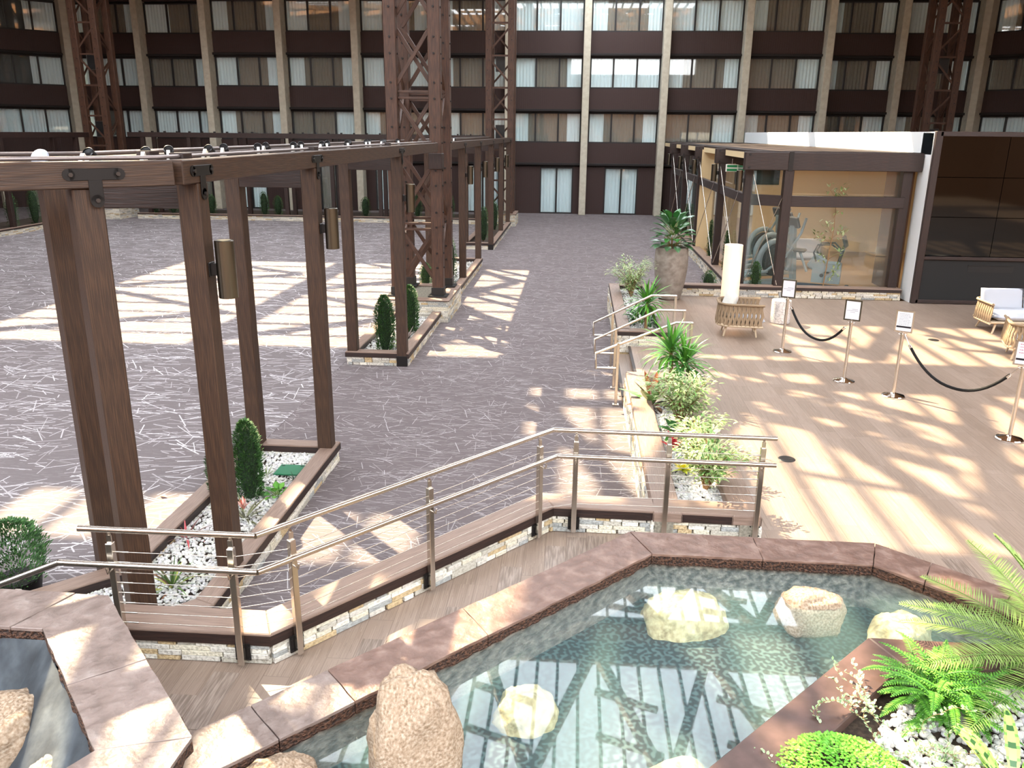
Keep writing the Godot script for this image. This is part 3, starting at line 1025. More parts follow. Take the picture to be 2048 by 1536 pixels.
func pool() -> void:
	var outer := PackedVector2Array([Vector2(-4.2, -1.82), Vector2(-1.93, -4.15), Vector2(0.567, -6.73), Vector2(2.712, -6.718), Vector2(3.546, -6.007), Vector2(6.4, -3.58)])
	var inner := offset_line(outer, -0.39)
	var p := thing("fountain_pool", "brown slate-rimmed fountain pool wall round the blue-green water", "pool")
	coping(p, outer, inner, [[0.5], [0.15, 0.468], [0.507], [0.43], [0.3, 0.6]], 0.77, 0.10, ["slate_top", "slate_top", "slate_warm", "slate_warm", "slate_warm"], 3)
	var b := MB.new()
	var wi := offset_line(outer, -0.35)
	var wo := offset_line(outer, -0.06)
	for i in outer.size() - 1:
		b.prism(PackedVector2Array([wo[i], wo[i + 1], wi[i + 1], wi[i]]), L1 - 0.3, 0.68)
	part("pool_wall", b, M.pool_wall, p)
	var q := wi.duplicate()
	q.append(Vector2(6.4, 1.0))
	q.append(Vector2(-4.2, 1.0))
	b = MB.new()
	b.prism(q, 0.0, 0.335)
	single("pool_floor", b, M.pool_floor, "black-speckled blue-grey pool floor under the water", "pool floor", "", "structure")
	b = MB.new()
	b.box(Vector3(1.1, 0.45, 1.1), Vector3(10.6, 0.9, 0.2))
	single("trim_1", b, M.pool_wall, "near wall of the pool below the balcony", "wall", "", "structure")
	b = MB.new()
	var tr := Geometry2D.triangulate_polygon(q)
	for i in range(0, tr.size(), 3):
		b.p3(Vector3(q[tr[i]].x, 0.625, q[tr[i]].y), Vector3(q[tr[i + 1]].x, 0.625, q[tr[i + 1]].y), Vector3(q[tr[i + 2]].x, 0.625, q[tr[i + 2]].y), Vector3.UP, Vector3.UP, Vector3.UP)
	single("water", b, M.water, "still clear water of the pool mirroring the skylight", "water", "", "structure")
	boulder("tall tan granite boulder standing out of the water at the near pool edge", Vector3(-0.84, 0.70, -3.90), Vector3(0.27, 0.50, 0.22), 0.5, 31, false, -0.12)
	boulder("pale boulder with a dry top breaking the water near the back of the pool", Vector3(1.98, 0.50, -5.98), Vector3(0.27, 0.19, 0.19), 0.1, 5)
	boulder("big yellowish boulder under water behind the mirrored skylight, nearest the corner of the rim", Vector3(0.98, 0.30, -5.98), Vector3(0.34, 0.28, 0.26), 0.2, 14, true)
	boulder("drowned yellowish boulder beside the ferns, right of the dry-topped one", Vector3(2.62, 0.34, -5.78), Vector3(0.36, 0.24, 0.22), 0.9, 15, true)
	boulder("small drowned boulder in mid-pool, just right of the tall granite boulder", Vector3(-0.24, 0.30, -4.72), Vector3(0.22, 0.24, 0.19), 0.1, 16, true)
	boulder("broad drowned boulder at the bottom edge of the pool beside the planter rim", Vector3(0.66, 0.34, -4.02), Vector3(0.36, 0.25, 0.20), 0.4, 17, true)
	boulder("low boulder at the pool edge below the slate rim, half cut off at the bottom", Vector3(-1.60, 0.58, -3.72), Vector3(0.22, 0.19, 0.15), 0.5, 18)
	# upper fountain basin at the left
	var f := thing("fountain_basin", "upper stone basin with broad slate slabs left of the pool", "fountain")
	var fo := PackedVector2Array([Vector2(-6.0, -4.39), Vector2(-2.91, -4.39), Vector2(-1.80, -3.20), Vector2(-1.84, -2.2), Vector2(-2.4, -1.4)])
	var fi := PackedVector2Array([Vector2(-6.0, -4.0), Vector2(-3.09, -4.0), Vector2(-2.22, -3.07), Vector2(-2.40, -2.75), Vector2(-3.0, -1.9)])
	coping(f, fo, fi, [[0.45, 0.93], [0.52], [], []], 1.35, 0.085, ["slate_top"], 40)
	b = MB.new()
	for i in fo.size() - 1:
		var ins := offset_line(fo, -0.07)
		b.prism(PackedVector2Array([ins[i], ins[i + 1], fi[i + 1].lerp(fo[i + 1], 0.15), fi[i].lerp(fo[i], 0.15)]), L1, 1.268)
	part("basin_wall", b, M.pool_wall, f)
	b = MB.new()
	var low := offset_line(fi, -0.38)
	for i in fi.size() - 1:
		var a0 := Vector3(fi[i].x, 1.27, fi[i].y)
		var a1 := Vector3(fi[i + 1].x, 1.27, fi[i + 1].y)
		var b1 := Vector3(low[i + 1].x, 0.80, low[i + 1].y)
		var b0 := Vector3(low[i].x, 0.80, low[i].y)
		var nn := (a1 - a0).cross(b0 - a0).normalized()
		if nn.y < 0.0: nn = -nn
		b.quad(a0, a1, b1, b0, nn)
	b.prism(PackedVector2Array([low[0], low[1], low[2], low[3], low[4], Vector2(-6.0, -1.9)]), 0.6, 0.80)
	part("basin_bowl", b, M.basin_wall, f)
	boulder("rough tan boulder lying in the dark left basin", Vector3(-3.18, 0.92, -3.58), Vector3(0.30, 0.22, 0.25), 0.4, 21)
	boulder("small tan boulder at the near end of the dark left basin", Vector3(-2.60, 0.93, -3.28), Vector3(0.14, 0.16, 0.12), 0.1, 22)
	# planter bed standing in the pool at the right
	var pl := thing("pool_planter", "brown metal-capped planter bed at the right of the pool", "planter")
	var line := PackedVector2Array([Vector2(-0.45, -2.46), Vector2(2.12, -5.12), Vector2(4.75, -5.12)])
	var li := offset_line(line, -0.31)
	for i in 2:
		b = MB.new()
		b.prism(PackedVector2Array([line[i], line[i + 1], li[i + 1], li[i]]), 0.79, 0.86, 0.008)
		part("rim_plate", b, M.cap_metal, pl)
	b = MB.new()
	var ca := offset_line(line, -0.02)
	var cb := offset_line(line, -0.28)
	for i in 2: b.prism(PackedVector2Array([ca[i], ca[i + 1], cb[i + 1], cb[i]]), 0.2, 0.80)
	part("planter_wall", b, M.pool_wall, pl)
	b = MB.new()
	b.prism(PackedVector2Array([cb[0], cb[1], cb[2], Vector2(4.75, 0.9), Vector2(-0.2, 0.9)]), 0.2, 0.74)
	part("soil", b, M.soil, pl)


# ---------------------------------------------------------------- the curb along the walkway, with the cable railing
func curb() -> void:
	var c := thing("curb_wall", "low stone-faced curb with timber cap along the pool walkway, under the cable railing", "low wall")
	low_wall(c, PackedVector2Array([Vector2(-3.55, -5.16), Vector2(-2.20, -5.175), Vector2(-0.155, -7.575), Vector2(1.91, -7.545)]), 0.22, L1, 0.60, 0.10, 0.315, [true], 100)
	var b := MB.new()
	for q: Array in [[Vector2(-3.55, -5.16), Vector2(-2.20, -5.175)], [Vector2(-2.20, -5.175), Vector2(-0.155, -7.575)], [Vector2(-0.155, -7.575), Vector2(0.86, -7.56)]]:
		var d: Vector2 = (q[1] - q[0]).normalized()
		var nn := Vector2(d.y, -d.x)
		b.prism(PackedVector2Array([q[0] + nn * 0.22, q[1] + nn * 0.22, q[1] + nn * 0.10, q[0] + nn * 0.10]), 0.0, 0.49)
	part("aisle_face", b, M.mortar, c)
	# railing
	var r := thing("cable_railing", "stainless cable railing with two handrails along the pool walkway", "railing")
	var posts := [Vector2(-3.30, -5.10), Vector2(-2.40, -5.105), Vector2(-2.02, -5.27), Vector2(-1.17, -6.275), Vector2(-0.285, -7.33), Vector2(0.066, -7.485), Vector2(0.966, -7.505), Vector2(1.855, -7.495)]
	var face := [Vector2(0, 1), Vector2(0, 1), Vector2(0.76, 0.65), Vector2(0.76, 0.65), Vector2(0.76, 0.65), Vector2(0, 1), Vector2(0, 1), Vector2(0, 1)]
	for i in posts.size():
		var f: Vector2 = face[i]
		var bs := Basis(Vector3(f.y, 0, -f.x), Vector3.UP, Vector3(f.x, 0, f.y))
		var p: Vector2 = posts[i] + f * 0.008
		b = MB.new()
		b.box(Vector3(0, 0.845, 0), Vector3(0.05, 0.97, 0.05), Basis(), 0.004)
		var po := part("post", b, M.stainless, r, Vector3(p.x, 0, p.y), bs)
		b = MB.new()
		b.box(Vector3(0, 1.355, 0), Vector3(0.036, 0.07, 0.012))
		b.tube([Vector3(0, 1.385, -0.012), Vector3(0, 1.405, 0.0)], 0.012, 6)
		b.tube([Vector3(0, 1.12, 0.02), Vector3(0, 1.12, 0.075), Vector3(0, 1.165, 0.085)], 0.008, 6)
		part("saddle", b, M.stainless, po)
		b = MB.new()
		b.box(Vector3(0, 0.44, -0.034), Vector3(0.115, 0.14, 0.012))
		for sx: float in [-1.0, 1.0]:
			for sy: float in [-1.0, 1.0]: b.tube([Vector3(sx * 0.044, 0.44 + sy * 0.05, -0.03), Vector3(sx * 0.044, 0.44 + sy * 0.05, -0.012)], 0.009, 6)
		part("bracket", b, M.bronze_dark, po)
	var top := [Vector3(-3.52, 1.435, -5.09), Vector3(-2.21, 1.435, -5.10), Vector3(-0.16, 1.435, -7.50), Vector3(1.97, 1.435, -7.48)]
	var low := [Vector3(-4.45, 0.86, -5.0), Vector3(-3.66, 1.19, -5.02), Vector3(-2.185, 1.19, -5.02), Vector3(-0.115, 1.19, -7.43), Vector3(1.97, 1.19, -7.41)]
	for rail: Array in [top, low]:
		for i in rail.size() - 1:
			b = MB.new()
			b.tube([rail[i], rail[i + 1]], 0.0235, 14)
			part("handrail", b, M.stainless, r)
	for k in 8:
		var y := 0.665 + k * 0.084
		b = MB.new()
		for i in posts.size() - 1:
			b.tube([Vector3(posts[i].x, y, posts[i].y), Vector3(posts[i + 1].x, y, posts[i + 1].y)], 0.0032, 5, false)
		for q: Array in [[0, 1], [7, 6]]:
			var a := Vector3(posts[q[0]].x, y, posts[q[0]].y)
			var e := Vector3(posts[q[1]].x, y, posts[q[1]].y)
			b.tube([a, a + (e - a).normalized() * 0.13], 0.007, 6)
		part("cable", b, M.stainless, r)
	b = MB.new()
	b.box(Vector3(-4.05, 0.46, -5.05), Vector3(0.05, 0.92, 0.05), Basis(), 0.004)
	part("post", b, M.stainless, r)


# ---------------------------------------------------------------- pergolas round the court
const NTH := ["first", "second", "third", "fourth", "fifth", "sixth", "seventh", "eighth", "ninth", "tenth", "eleventh", "twelfth", "thirteenth", "fourteenth", "fifteenth", "sixteenth", "seventeenth", "eighteenth", "nineteenth", "twentieth", "twenty-first", "twenty-second"]


func tee(parent: Node, at: Vector3, basis: Basis) -> void:      # black T-strap with three bolts; local z points out of the beam
	var b := MB.new()
	b.box(Vector3(0, 0, 0.004), Vector3(0.34, 0.085, 0.010), Basis(), 0.003)
	b.box(Vector3(0, -0.115, 0.004), Vector3(0.095, 0.155, 0.010), Basis(), 0.003)
	for s: float in [-1.0, 1.0]: b.lathe([Vector2(0.0425, -0.005), Vector2(0.0425, 0.005), Vector2(0.0, 0.005)], 12, Vector3(s * 0.17, 0, 0.004), Basis(Vector3.RIGHT, PI / 2))
	b.lathe([Vector2(0.0475, -0.005), Vector2(0.0475, 0.005), Vector2(0.0, 0.005)], 12, Vector3(0, -0.19, 0.004), Basis(Vector3.RIGHT, PI / 2))
	var o := part("strap_plate", b, M.bronze_dark, parent, at, basis)
	for q: Vector2 in [Vector2(-0.16, 0), Vector2(0.16, 0), Vector2(0, -0.185)]:
		b = MB.new()
		b.tube([Vector3(q.x, q.y, 0.006), Vector3(q.x, q.y, 0.024)], 0.017, 6)
		part("bolt", b, M.bolt, o)


func post_mesh(h: float, w: float) -> ArrayMesh:
	var key := "post%.2f_%.3f" % [h, w]
	if not cache.has(key):
		var b := MB.new()
		b.box(Vector3(0, h * 0.5, 0), Vector3(w, h, w), Basis(), 0.008, Vector2(h * 0.7, w))
		cache[key] = b.mesh()
	return cache[key]


func sconce(label: String, at: Vector3, side: Vector3, group: String) -> void:
	var o: Node3D
	if not cache.has("sconce"):
		o = thing("wall_lamp", label, "wall lamp", at, atan2(side.x, side.z), group)
		var b := MB.new()
		b.lathe([Vector2(0.0, -0.24), Vector2(0.080, -0.24), Vector2(0.080, 0.24), Vector2(0.074, 0.245), Vector2(0.0, 0.245)], 28, Vector3(0, 0, 0.135))
		part("cylinder", b, M.brushed, o)
		b = MB.new()
		b.box(Vector3(0, 0, 0.035), Vector3(0.06, 0.10, 0.07), Basis(), 0.004)
		b.box(Vector3(0, 0, 0.006), Vector3(0.11, 0.12, 0.012), Basis(), 0.004)
		part("bracket", b, M.bronze_dark, o)
		cache["sconce"] = o
	else:
		copy(cache["sconce"], at, atan2(side.x, side.z), label, group)


func spotlight(label: String, at: Vector3, turn: float) -> void:
	var o: Node3D
	if not cache.has("spot"):
		o = thing("spotlight", label, "spotlight", at, turn, "spotlights along the pergola top")
		var b := MB.new()
		var bs := Basis(Vector3.FORWARD, 0.95)
		b.lathe([Vector2(0.0, -0.08), Vector2(0.042, -0.08), Vector2(0.044, 0.075), Vector2(0.038, 0.08), Vector2(0.036, 0.068), Vector2(0.0, 0.064)], 14, Vector3(0.0, 0.05, 0), bs)
		part("can", b, M.spot_black, o)
		b = MB.new()
		b.bar(Vector3(0.06, 0.0, 0.0), Vector3(0.13, 0.085, 0.0), 0.03, 0.008)
		b.bar(Vector3(0.13, 0.085, 0.0), Vector3(0.20, 0.0, 0.0), 0.03, 0.008)
		b.bar(Vector3(0.0, 0.004, 0.0), Vector3(0.21, 0.004, 0.0), 0.03, 0.008)
		part("yoke", b, M.white_paint, o)
		cache["spot"] = o
	else:
		copy(cache["spot"], at, turn, label, "spotlights along the pergola top")


func pergolas() -> void:
	var p := thing("pergola", "brown timber pergola with tall square posts along the right edge of the court", "pergola")
	var H := 3.78
	# outer and inner beams
	var b := MB.new()
	for q: Array in [[Vector3(-3.155, 3.875, -6.36), Vector3(-3.155, 3.875, -18.4), "x"], [Vector3(-3.155, 3.875, -20.2), Vector3(-3.155, 3.875, -39.0), "x"], [Vector3(-3.155, 3.875, -6.33), Vector3(-4.75, 3.875, -4.735), "d"], [Vector3(-4.1, 3.875, -6.7), Vector3(-4.1, 3.875, -18.4), "x"], [Vector3(-4.1, 3.875, -20.2), Vector3(-4.1, 3.875, -39.0), "x"], [Vector3(-4.1, 3.875, -6.74), Vector3(-5.55, 3.875, -5.29), "d"]]:
		b = MB.new()
		b.bar(q[0], q[1], 0.17, 0.19, 0.008)
		part("beam", b, M.post_timber, p)
	b = MB.new()
	b.bar(Vector3(-4.30, 3.675, -6.68), Vector3(-3.24, 3.675, -6.72), 0.12, 0.215, 0.006)
	part("cross_beam", b, M.dark_timber, p)
	# posts: the two at the chamfer stand turned by 45 degrees
	var turn45 := Basis(Vector3.UP, PI / 4)
	put("post", post_mesh(H, 0.205), M.post_timber, p, Vector3(-3.63, 0, -5.92), turn45)
	put("post", post_mesh(H, 0.205), M.post_timber, p, Vector3(-4.33, 0, -6.64), turn45)
	var zs := [-6.69, -9.78, -14.60, -22.90, -26.60, -30.60, -34.60, -38.10]
	for i in zs.size():
		var z: float = zs[i]
		put("post", post_mesh(H, 0.184), M.post_timber, p, Vector3(-3.165, 0, z))
		if i > 0: put("post", post_mesh(H, 0.184), M.post_timber, p, Vector3(-4.11, 0, z - 0.04))
		b = MB.new()
		if i > 0: b.bar(Vector3(-4.02, 3.66, z), Vector3(-3.25, 3.66, z), 0.12, 0.23, 0.006)
		if i > 0: part("cross_beam", b, M.dark_timber, p)
		tee(p, Vector3(-3.069, 3.88, z), Basis(Vector3(0, 0, -1), Vector3.UP, Vector3(1, 0, 0)))
		b = MB.new()
		b.box(Vector3(-3.165, 0.1, z), Vector3(0.20, 0.2, 0.20), Basis(), 0.004)
		part("post_shoe", b, M.bronze_dark, p)
		var nth: String = ["nearest to the pool", "second from the pool", "third from the pool, before the lattice tower", "first behind the lattice tower", "second behind the lattice tower", "third behind the lattice tower", "fourth behind the lattice tower", "farthest, by the facade"][i]
		if i < 7: sconce("brushed metal cylinder lamp on the pergola post %s" % nth, Vector3(-3.073, 3.07, z), Vector3(1, 0, 0), "cylinder lamps on the pergola posts")
	tee(p, Vector3(-3.50, 3.88, -5.865), turn45)
	# conduits, boxes and lamps lying on top
	b = MB.new()
	b.tube([Vector3(-4.7, 3.99, -4.84), Vector3(-3.25, 3.99, -6.3), Vector3(-3.22, 3.99, -6.6), Vector3(-3.22, 3.99, -18.4)], 0.017, 6)
	b.tube([Vector3(-5.5, 4.0, -5.35), Vector3(-4.08, 4.0, -6.75), Vector3(-4.08, 4.0, -38.8)], 0.017, 6)
	b.tube([Vector3(-5.5, 3.985, -5.45), Vector3(-4.15, 3.985, -6.8), Vector3(-4.15, 3.985, -38.8)], 0.012, 6)
	part("conduit", b, M.conduit, p)
	for q: Vector3 in [Vector3(-3.24, 3.99, -6.7), Vector3(-3.62, 4.0, -6.9), Vector3(-3.2, 3.99, -10.0), Vector3(-3.2, 3.99, -14.0)]:
		b = MB.new()
		b.box(q, Vector3(0.12, 0.05, 0.16), Basis(), 0.004)
		part("junction_box", b, M.dark_timber, p)
	for k in 22:
		var z := -6.3 - k * 0.62 if k < 18 else -20.5 - (k - 18) * 1.4
		spotlight("black can spotlight with a white yoke on the pergola top, %s from the near corner" % NTH[k], Vector3(-3.75 + 0.12 * (k % 2), 3.93, z), -PI / 2 + 0.2 * (k % 3))
	var ap := thing("access_point", "white dome disc tilted on the near left end of the pergola top", "disc", Vector3(-4.05, 3.985, -6.1))
	b = MB.new()
	b.lathe([Vector2(0.0, -0.02), Vector2(0.06, -0.02), Vector2(0.07, -0.007), Vector2(0.066, 0.007), Vector2(0.035, 0.017), Vector2(0.0, 0.02)], 20, Vector3.ZERO, Basis(Vector3.RIGHT, 1.1))
	part("dome", b, M.dome_grey, ap)
	b = MB.new()
	b.tube([Vector3(0, -0.05, -0.02), Vector3(0, 0.0, 0.0)], 0.02, 8)
	part("stem", b, M.conduit, ap)
	# pergola across the back of the court and down its left side
	var back := thing("pergola", "far timber pergola in front of the back facade, across the end of the court", "pergola")
	for q: Array in [[-39.5, 0], [-40.6, 1]]:
		b = MB.new()
		b.bar(Vector3(-21.6, 3.93, q[0]), Vector3(-4.3, 3.93, q[0]), 0.17, 0.22, 0.006)
		part("beam", b, M.dark_timber, back)
		for i in 8: put("post", post_mesh(3.83, 0.184), M.dark_timber, back, Vector3(-20.9 + i * 2.3, 0, q[0] - 0.02))
	b = MB.new()
	for i in 28: b.box(Vector3(-21.2 + i * 0.62, 4.07, -39.9), Vector3(0.07, 0.06, 0.14))
	meta(part("lamp_row", b, M.spot_black, back), "", "", "", "stuff")
	var left := thing("pergola", "far left timber pergola along the left edge of the court", "pergola")
	for q: float in [-23.1, -24.2]:
		b = MB.new()
		b.bar(Vector3(q, 3.90, -38.6), Vector3(q, 3.90, -16.0), 0.17, 0.22, 0.006)
		part("beam", b, M.dark_timber, left)
		for i in 5: put("post", post_mesh(3.80, 0.184), M.dark_timber, left, Vector3(q, 0, -37.6 + i * 5.2))
	# planters under the pergolas
	court_planters()


func bed(parent: Node, poly: PackedVector2Array, y: float) -> void:
	var b := MB.new()
	b.prism(poly, y - 0.12, y - 0.02)
	part("soil", b, M.soil, parent)


func pebbles(label: String, poly: PackedVector2Array, y: float, n: int, size: float, sd: int) -> void:
	if not cache.has("peb"):
		var b := MB.new()
		b.box(Vector3.ZERO, Vector3(1.0, 0.62, 0.8), Basis(), 0.24)
		cache["peb"] = b.mesh(M.pebble)
	var r := RandomNumberGenerator.new()
	r.seed = sd
	var box := Rect2(poly[0], Vector2.ZERO)
	for q in poly: box = box.expand(q)
	var mm := MultiMesh.new()
	mm.transform_format = MultiMesh.TRANSFORM_3D
	mm.use_colors = true
	mm.mesh = cache["peb"]
	var ts: Array[Transform3D] = []
	while ts.size() < n:
		var q := box.position + Vector2(r.randf(), r.randf()) * box.size
		if not Geometry2D.is_point_in_polygon(q, poly): continue
		var bs := Basis(Vector3.UP, r.randf() * TAU) * Basis(Vector3.RIGHT, r.randf_range(-0.6, 0.6)) * Basis(Vector3.BACK, r.randf_range(-0.5, 0.5))
		ts.append(Transform3D(bs.scaled(Vector3.ONE * size * r.randf_range(0.6, 1.3)), Vector3(q.x, y - 0.01 + r.randf() * size * 0.45, q.y)))
	mm.instance_count = n
	for i in n:
		mm.set_instance_transform(i, ts[i])
		var k := r.randf_range(0.62, 1.0)
		mm.set_instance_color(i, Color(k, k * r.randf_range(0.93, 1.0), k * r.randf_range(0.85, 1.0)))
	var o := MultiMeshInstance3D.new()
	o.name = numbered("white_pebbles")
	o.multimesh = mm
	add_child(o)
	meta(o, label, "pebbles", "", "stuff")


func court_planters() -> void:
	var a := thing("court_planter", "nearest stone-faced planter with timber cap under the pergola, chamfered towards the curb", "planter")
	var pts := PackedVector2Array([Vector2(-3.66, -5.42), Vector2(-3.07, -6.02), Vector2(-3.07, -9.92), Vector2(-4.2, -9.92), Vector2(-4.2, -6.58), Vector2(-5.10, -5.68)])
	low_wall(a, pts, 0.15, 0.0, 0.26, 0.10, 0.20, [true, true, false, false, false], 200, true)
	bed(a, PackedVector2Array([Vector2(-3.7, -5.5), Vector2(-3.2, -6.05), Vector2(-3.2, -9.8), Vector2(-4.08, -9.8), Vector2(-4.08, -6.85), Vector2(-4.95, -5.95)]), 0.15)
	pebbles("white pebbles around the yew in the nearest court planter", PackedVector2Array([Vector2(-3.66, -5.6), Vector2(-3.25, -6.1), Vector2(-3.25, -9.75), Vector2(-4.04, -9.75), Vector2(-4.04, -6.85), Vector2(-4.8, -6.0)]), 0.15, 5200, 0.036, 1)
	var c := thing("court_planter", "stone-faced planter with timber cap just this side of the lattice tower", "planter")
	pts = PackedVector2Array([Vector2(-4.2, -18.25), Vector2(-4.2, -14.55), Vector2(-3.07, -14.55), Vector2(-3.07, -18.25)])
	low_wall(c, pts, 0.15, 0.0, 0.26, 0.10, 0.20, [false, true, true], 220)
	bed(c, PackedVector2Array([Vector2(-4.08, -18.2), Vector2(-4.08, -14.7), Vector2(-3.2, -14.7), Vector2(-3.2, -18.2)]), 0.15)
	pebbles("white pebbles in the planter this side of the lattice tower", PackedVector2Array([Vector2(-4.04, -18.1), Vector2(-4.04, -14.75), Vector2(-3.25, -14.75), Vector2(-3.25, -18.1)]), 0.15, 1800, 0.04, 2)
	var ped := thing("tower_pedestal", "pale stone pedestal carrying the big lattice tower", "pedestal")
	low_wall(ped, PackedVector2Array([Vector2(-4.36, -20.35), Vector2(-4.36, -18.28), Vector2(-2.88, -18.28), Vector2(-2.88, -20.35), Vector2(-4.36, -20.35)]), 0.3, 0.0, 0.52, 0.03, 0.30, [false], 240)
	var b := MB.new()
	b.box(Vector3(-3.62, 0.24, -19.3), Vector3(1.3, 0.48, 1.9))
	part("pad", b, M.mortar, ped)
	var d := thing("court_planter", "stone-faced planter with timber cap just behind the lattice tower", "planter")
	low_wall(d, PackedVector2Array([Vector2(-3.07, -20.4), Vector2(-3.07, -26.68), Vector2(-4.2, -26.68), Vector2(-4.2, -20.4)]), 0.15, 0.0, 0.26, 0.10, 0.20, [false], 260)
	bed(d, PackedVector2Array([Vector2(-4.08, -26.6), Vector2(-4.08, -20.4), Vector2(-3.2, -20.4), Vector2(-3.2, -26.6)]), 0.15)
	var e := thing("court_planter", "farthest planter of the pergola row, ending at the far tower pedestal", "planter")
	low_wall(e, PackedVector2Array([Vector2(-4.2, -38.4), Vector2(-4.2, -30.55), Vector2(-3.07, -30.55), Vector2(-3.07, -38.4)]), 0.15, 0.0, 0.26, 0.10, 0.20, [false], 280)
	bed(e, PackedVector2Array([Vector2(-4.08, -38.4), Vector2(-4.08, -30.7), Vector2(-3.2, -30.7), Vector2(-3.2, -38.4)]), 0.15)
	pebbles("white pebbles in the planters beyond the lattice tower", PackedVector2Array([Vector2(-4.04, -26.5), Vector2(-4.04, -20.5), Vector2(-3.25, -20.5), Vector2(-3.25, -26.5)]), 0.15, 1200, 0.05, 3)
	# long planter along the back, one along the left
	var f := thing("court_planter", "long pale-stone planter at the foot of the back facade", "planter")
	low_wall(f, PackedVector2Array([Vector2(-21.4, -39.15), Vector2(-4.45, -39.15)]), 0.15, 0.0, 0.28, 0.07, 0.18, [false], 300)
	b = MB.new()
	b.box(Vector3(-12.9, 0.06, -40.9), Vector3(17, 0.2, 3.2))
	part("soil", b, M.soil, f)
	var g := thing("court_planter", "pale-stone planter along the far left edge of the court", "planter")
	low_wall(g, PackedVector2Array([Vector2(-22.7, -16.0), Vector2(-22.95, -31.0), Vector2(-22.95, -37.6)]), 0.15, 0.0, 0.28, 0.07, 0.18, [false], 320)
	b = MB.new()
	b.box(Vector3(-24.3, 0.06, -27), Vector3(2.4, 0.2, 22))
	part("soil", b, M.soil, g)
	var k := 0
	for q: Array in [[Vector3(-22.7, 0, -39.4), "white stone pedestal of the far left lattice tower"], [Vector3(-3.62, 0, -39.55), "white stone pedestal of the far tower by the aisle"], [Vector3(15.62, 0, -39.6), "stone pedestal of the far right lattice tower"]]:
		var o := thing("tower_pedestal", q[1], "pedestal")
		var s := 0.74
		var z: Vector3 = q[0]
		low_wall(o, PackedVector2Array([Vector2(z.x - s, z.z - 0.9), Vector2(z.x - s, z.z + 0.9), Vector2(z.x + s, z.z + 0.9), Vector2(z.x + s, z.z - 0.9), Vector2(z.x - s, z.z - 0.9)]), 0.3, 0.0, 0.56, 0.03, 0.3, [false], 340 + k)
		k += 1
	for q: Array in [["green plastic access plate lying in the white pebbles of the nearest planter", Vector3(-3.44, 0.175, -9.14)]]:
		var o := thing("access_plate", q[0], "plate", q[1])
		b = MB.new()
		b.box(Vector3.ZERO, Vector3(0.32, 0.02, 0.30), Basis(), 0.004)
		part("cover", b, M.green_plate, o)
		b = MB.new()
		for s: float in [-0.12, 0.12]: b.box(Vector3(s, 0.011, -0.11), Vector3(0.04, 0.004, 0.02))
		part("latch", b, M.gym_black, o)


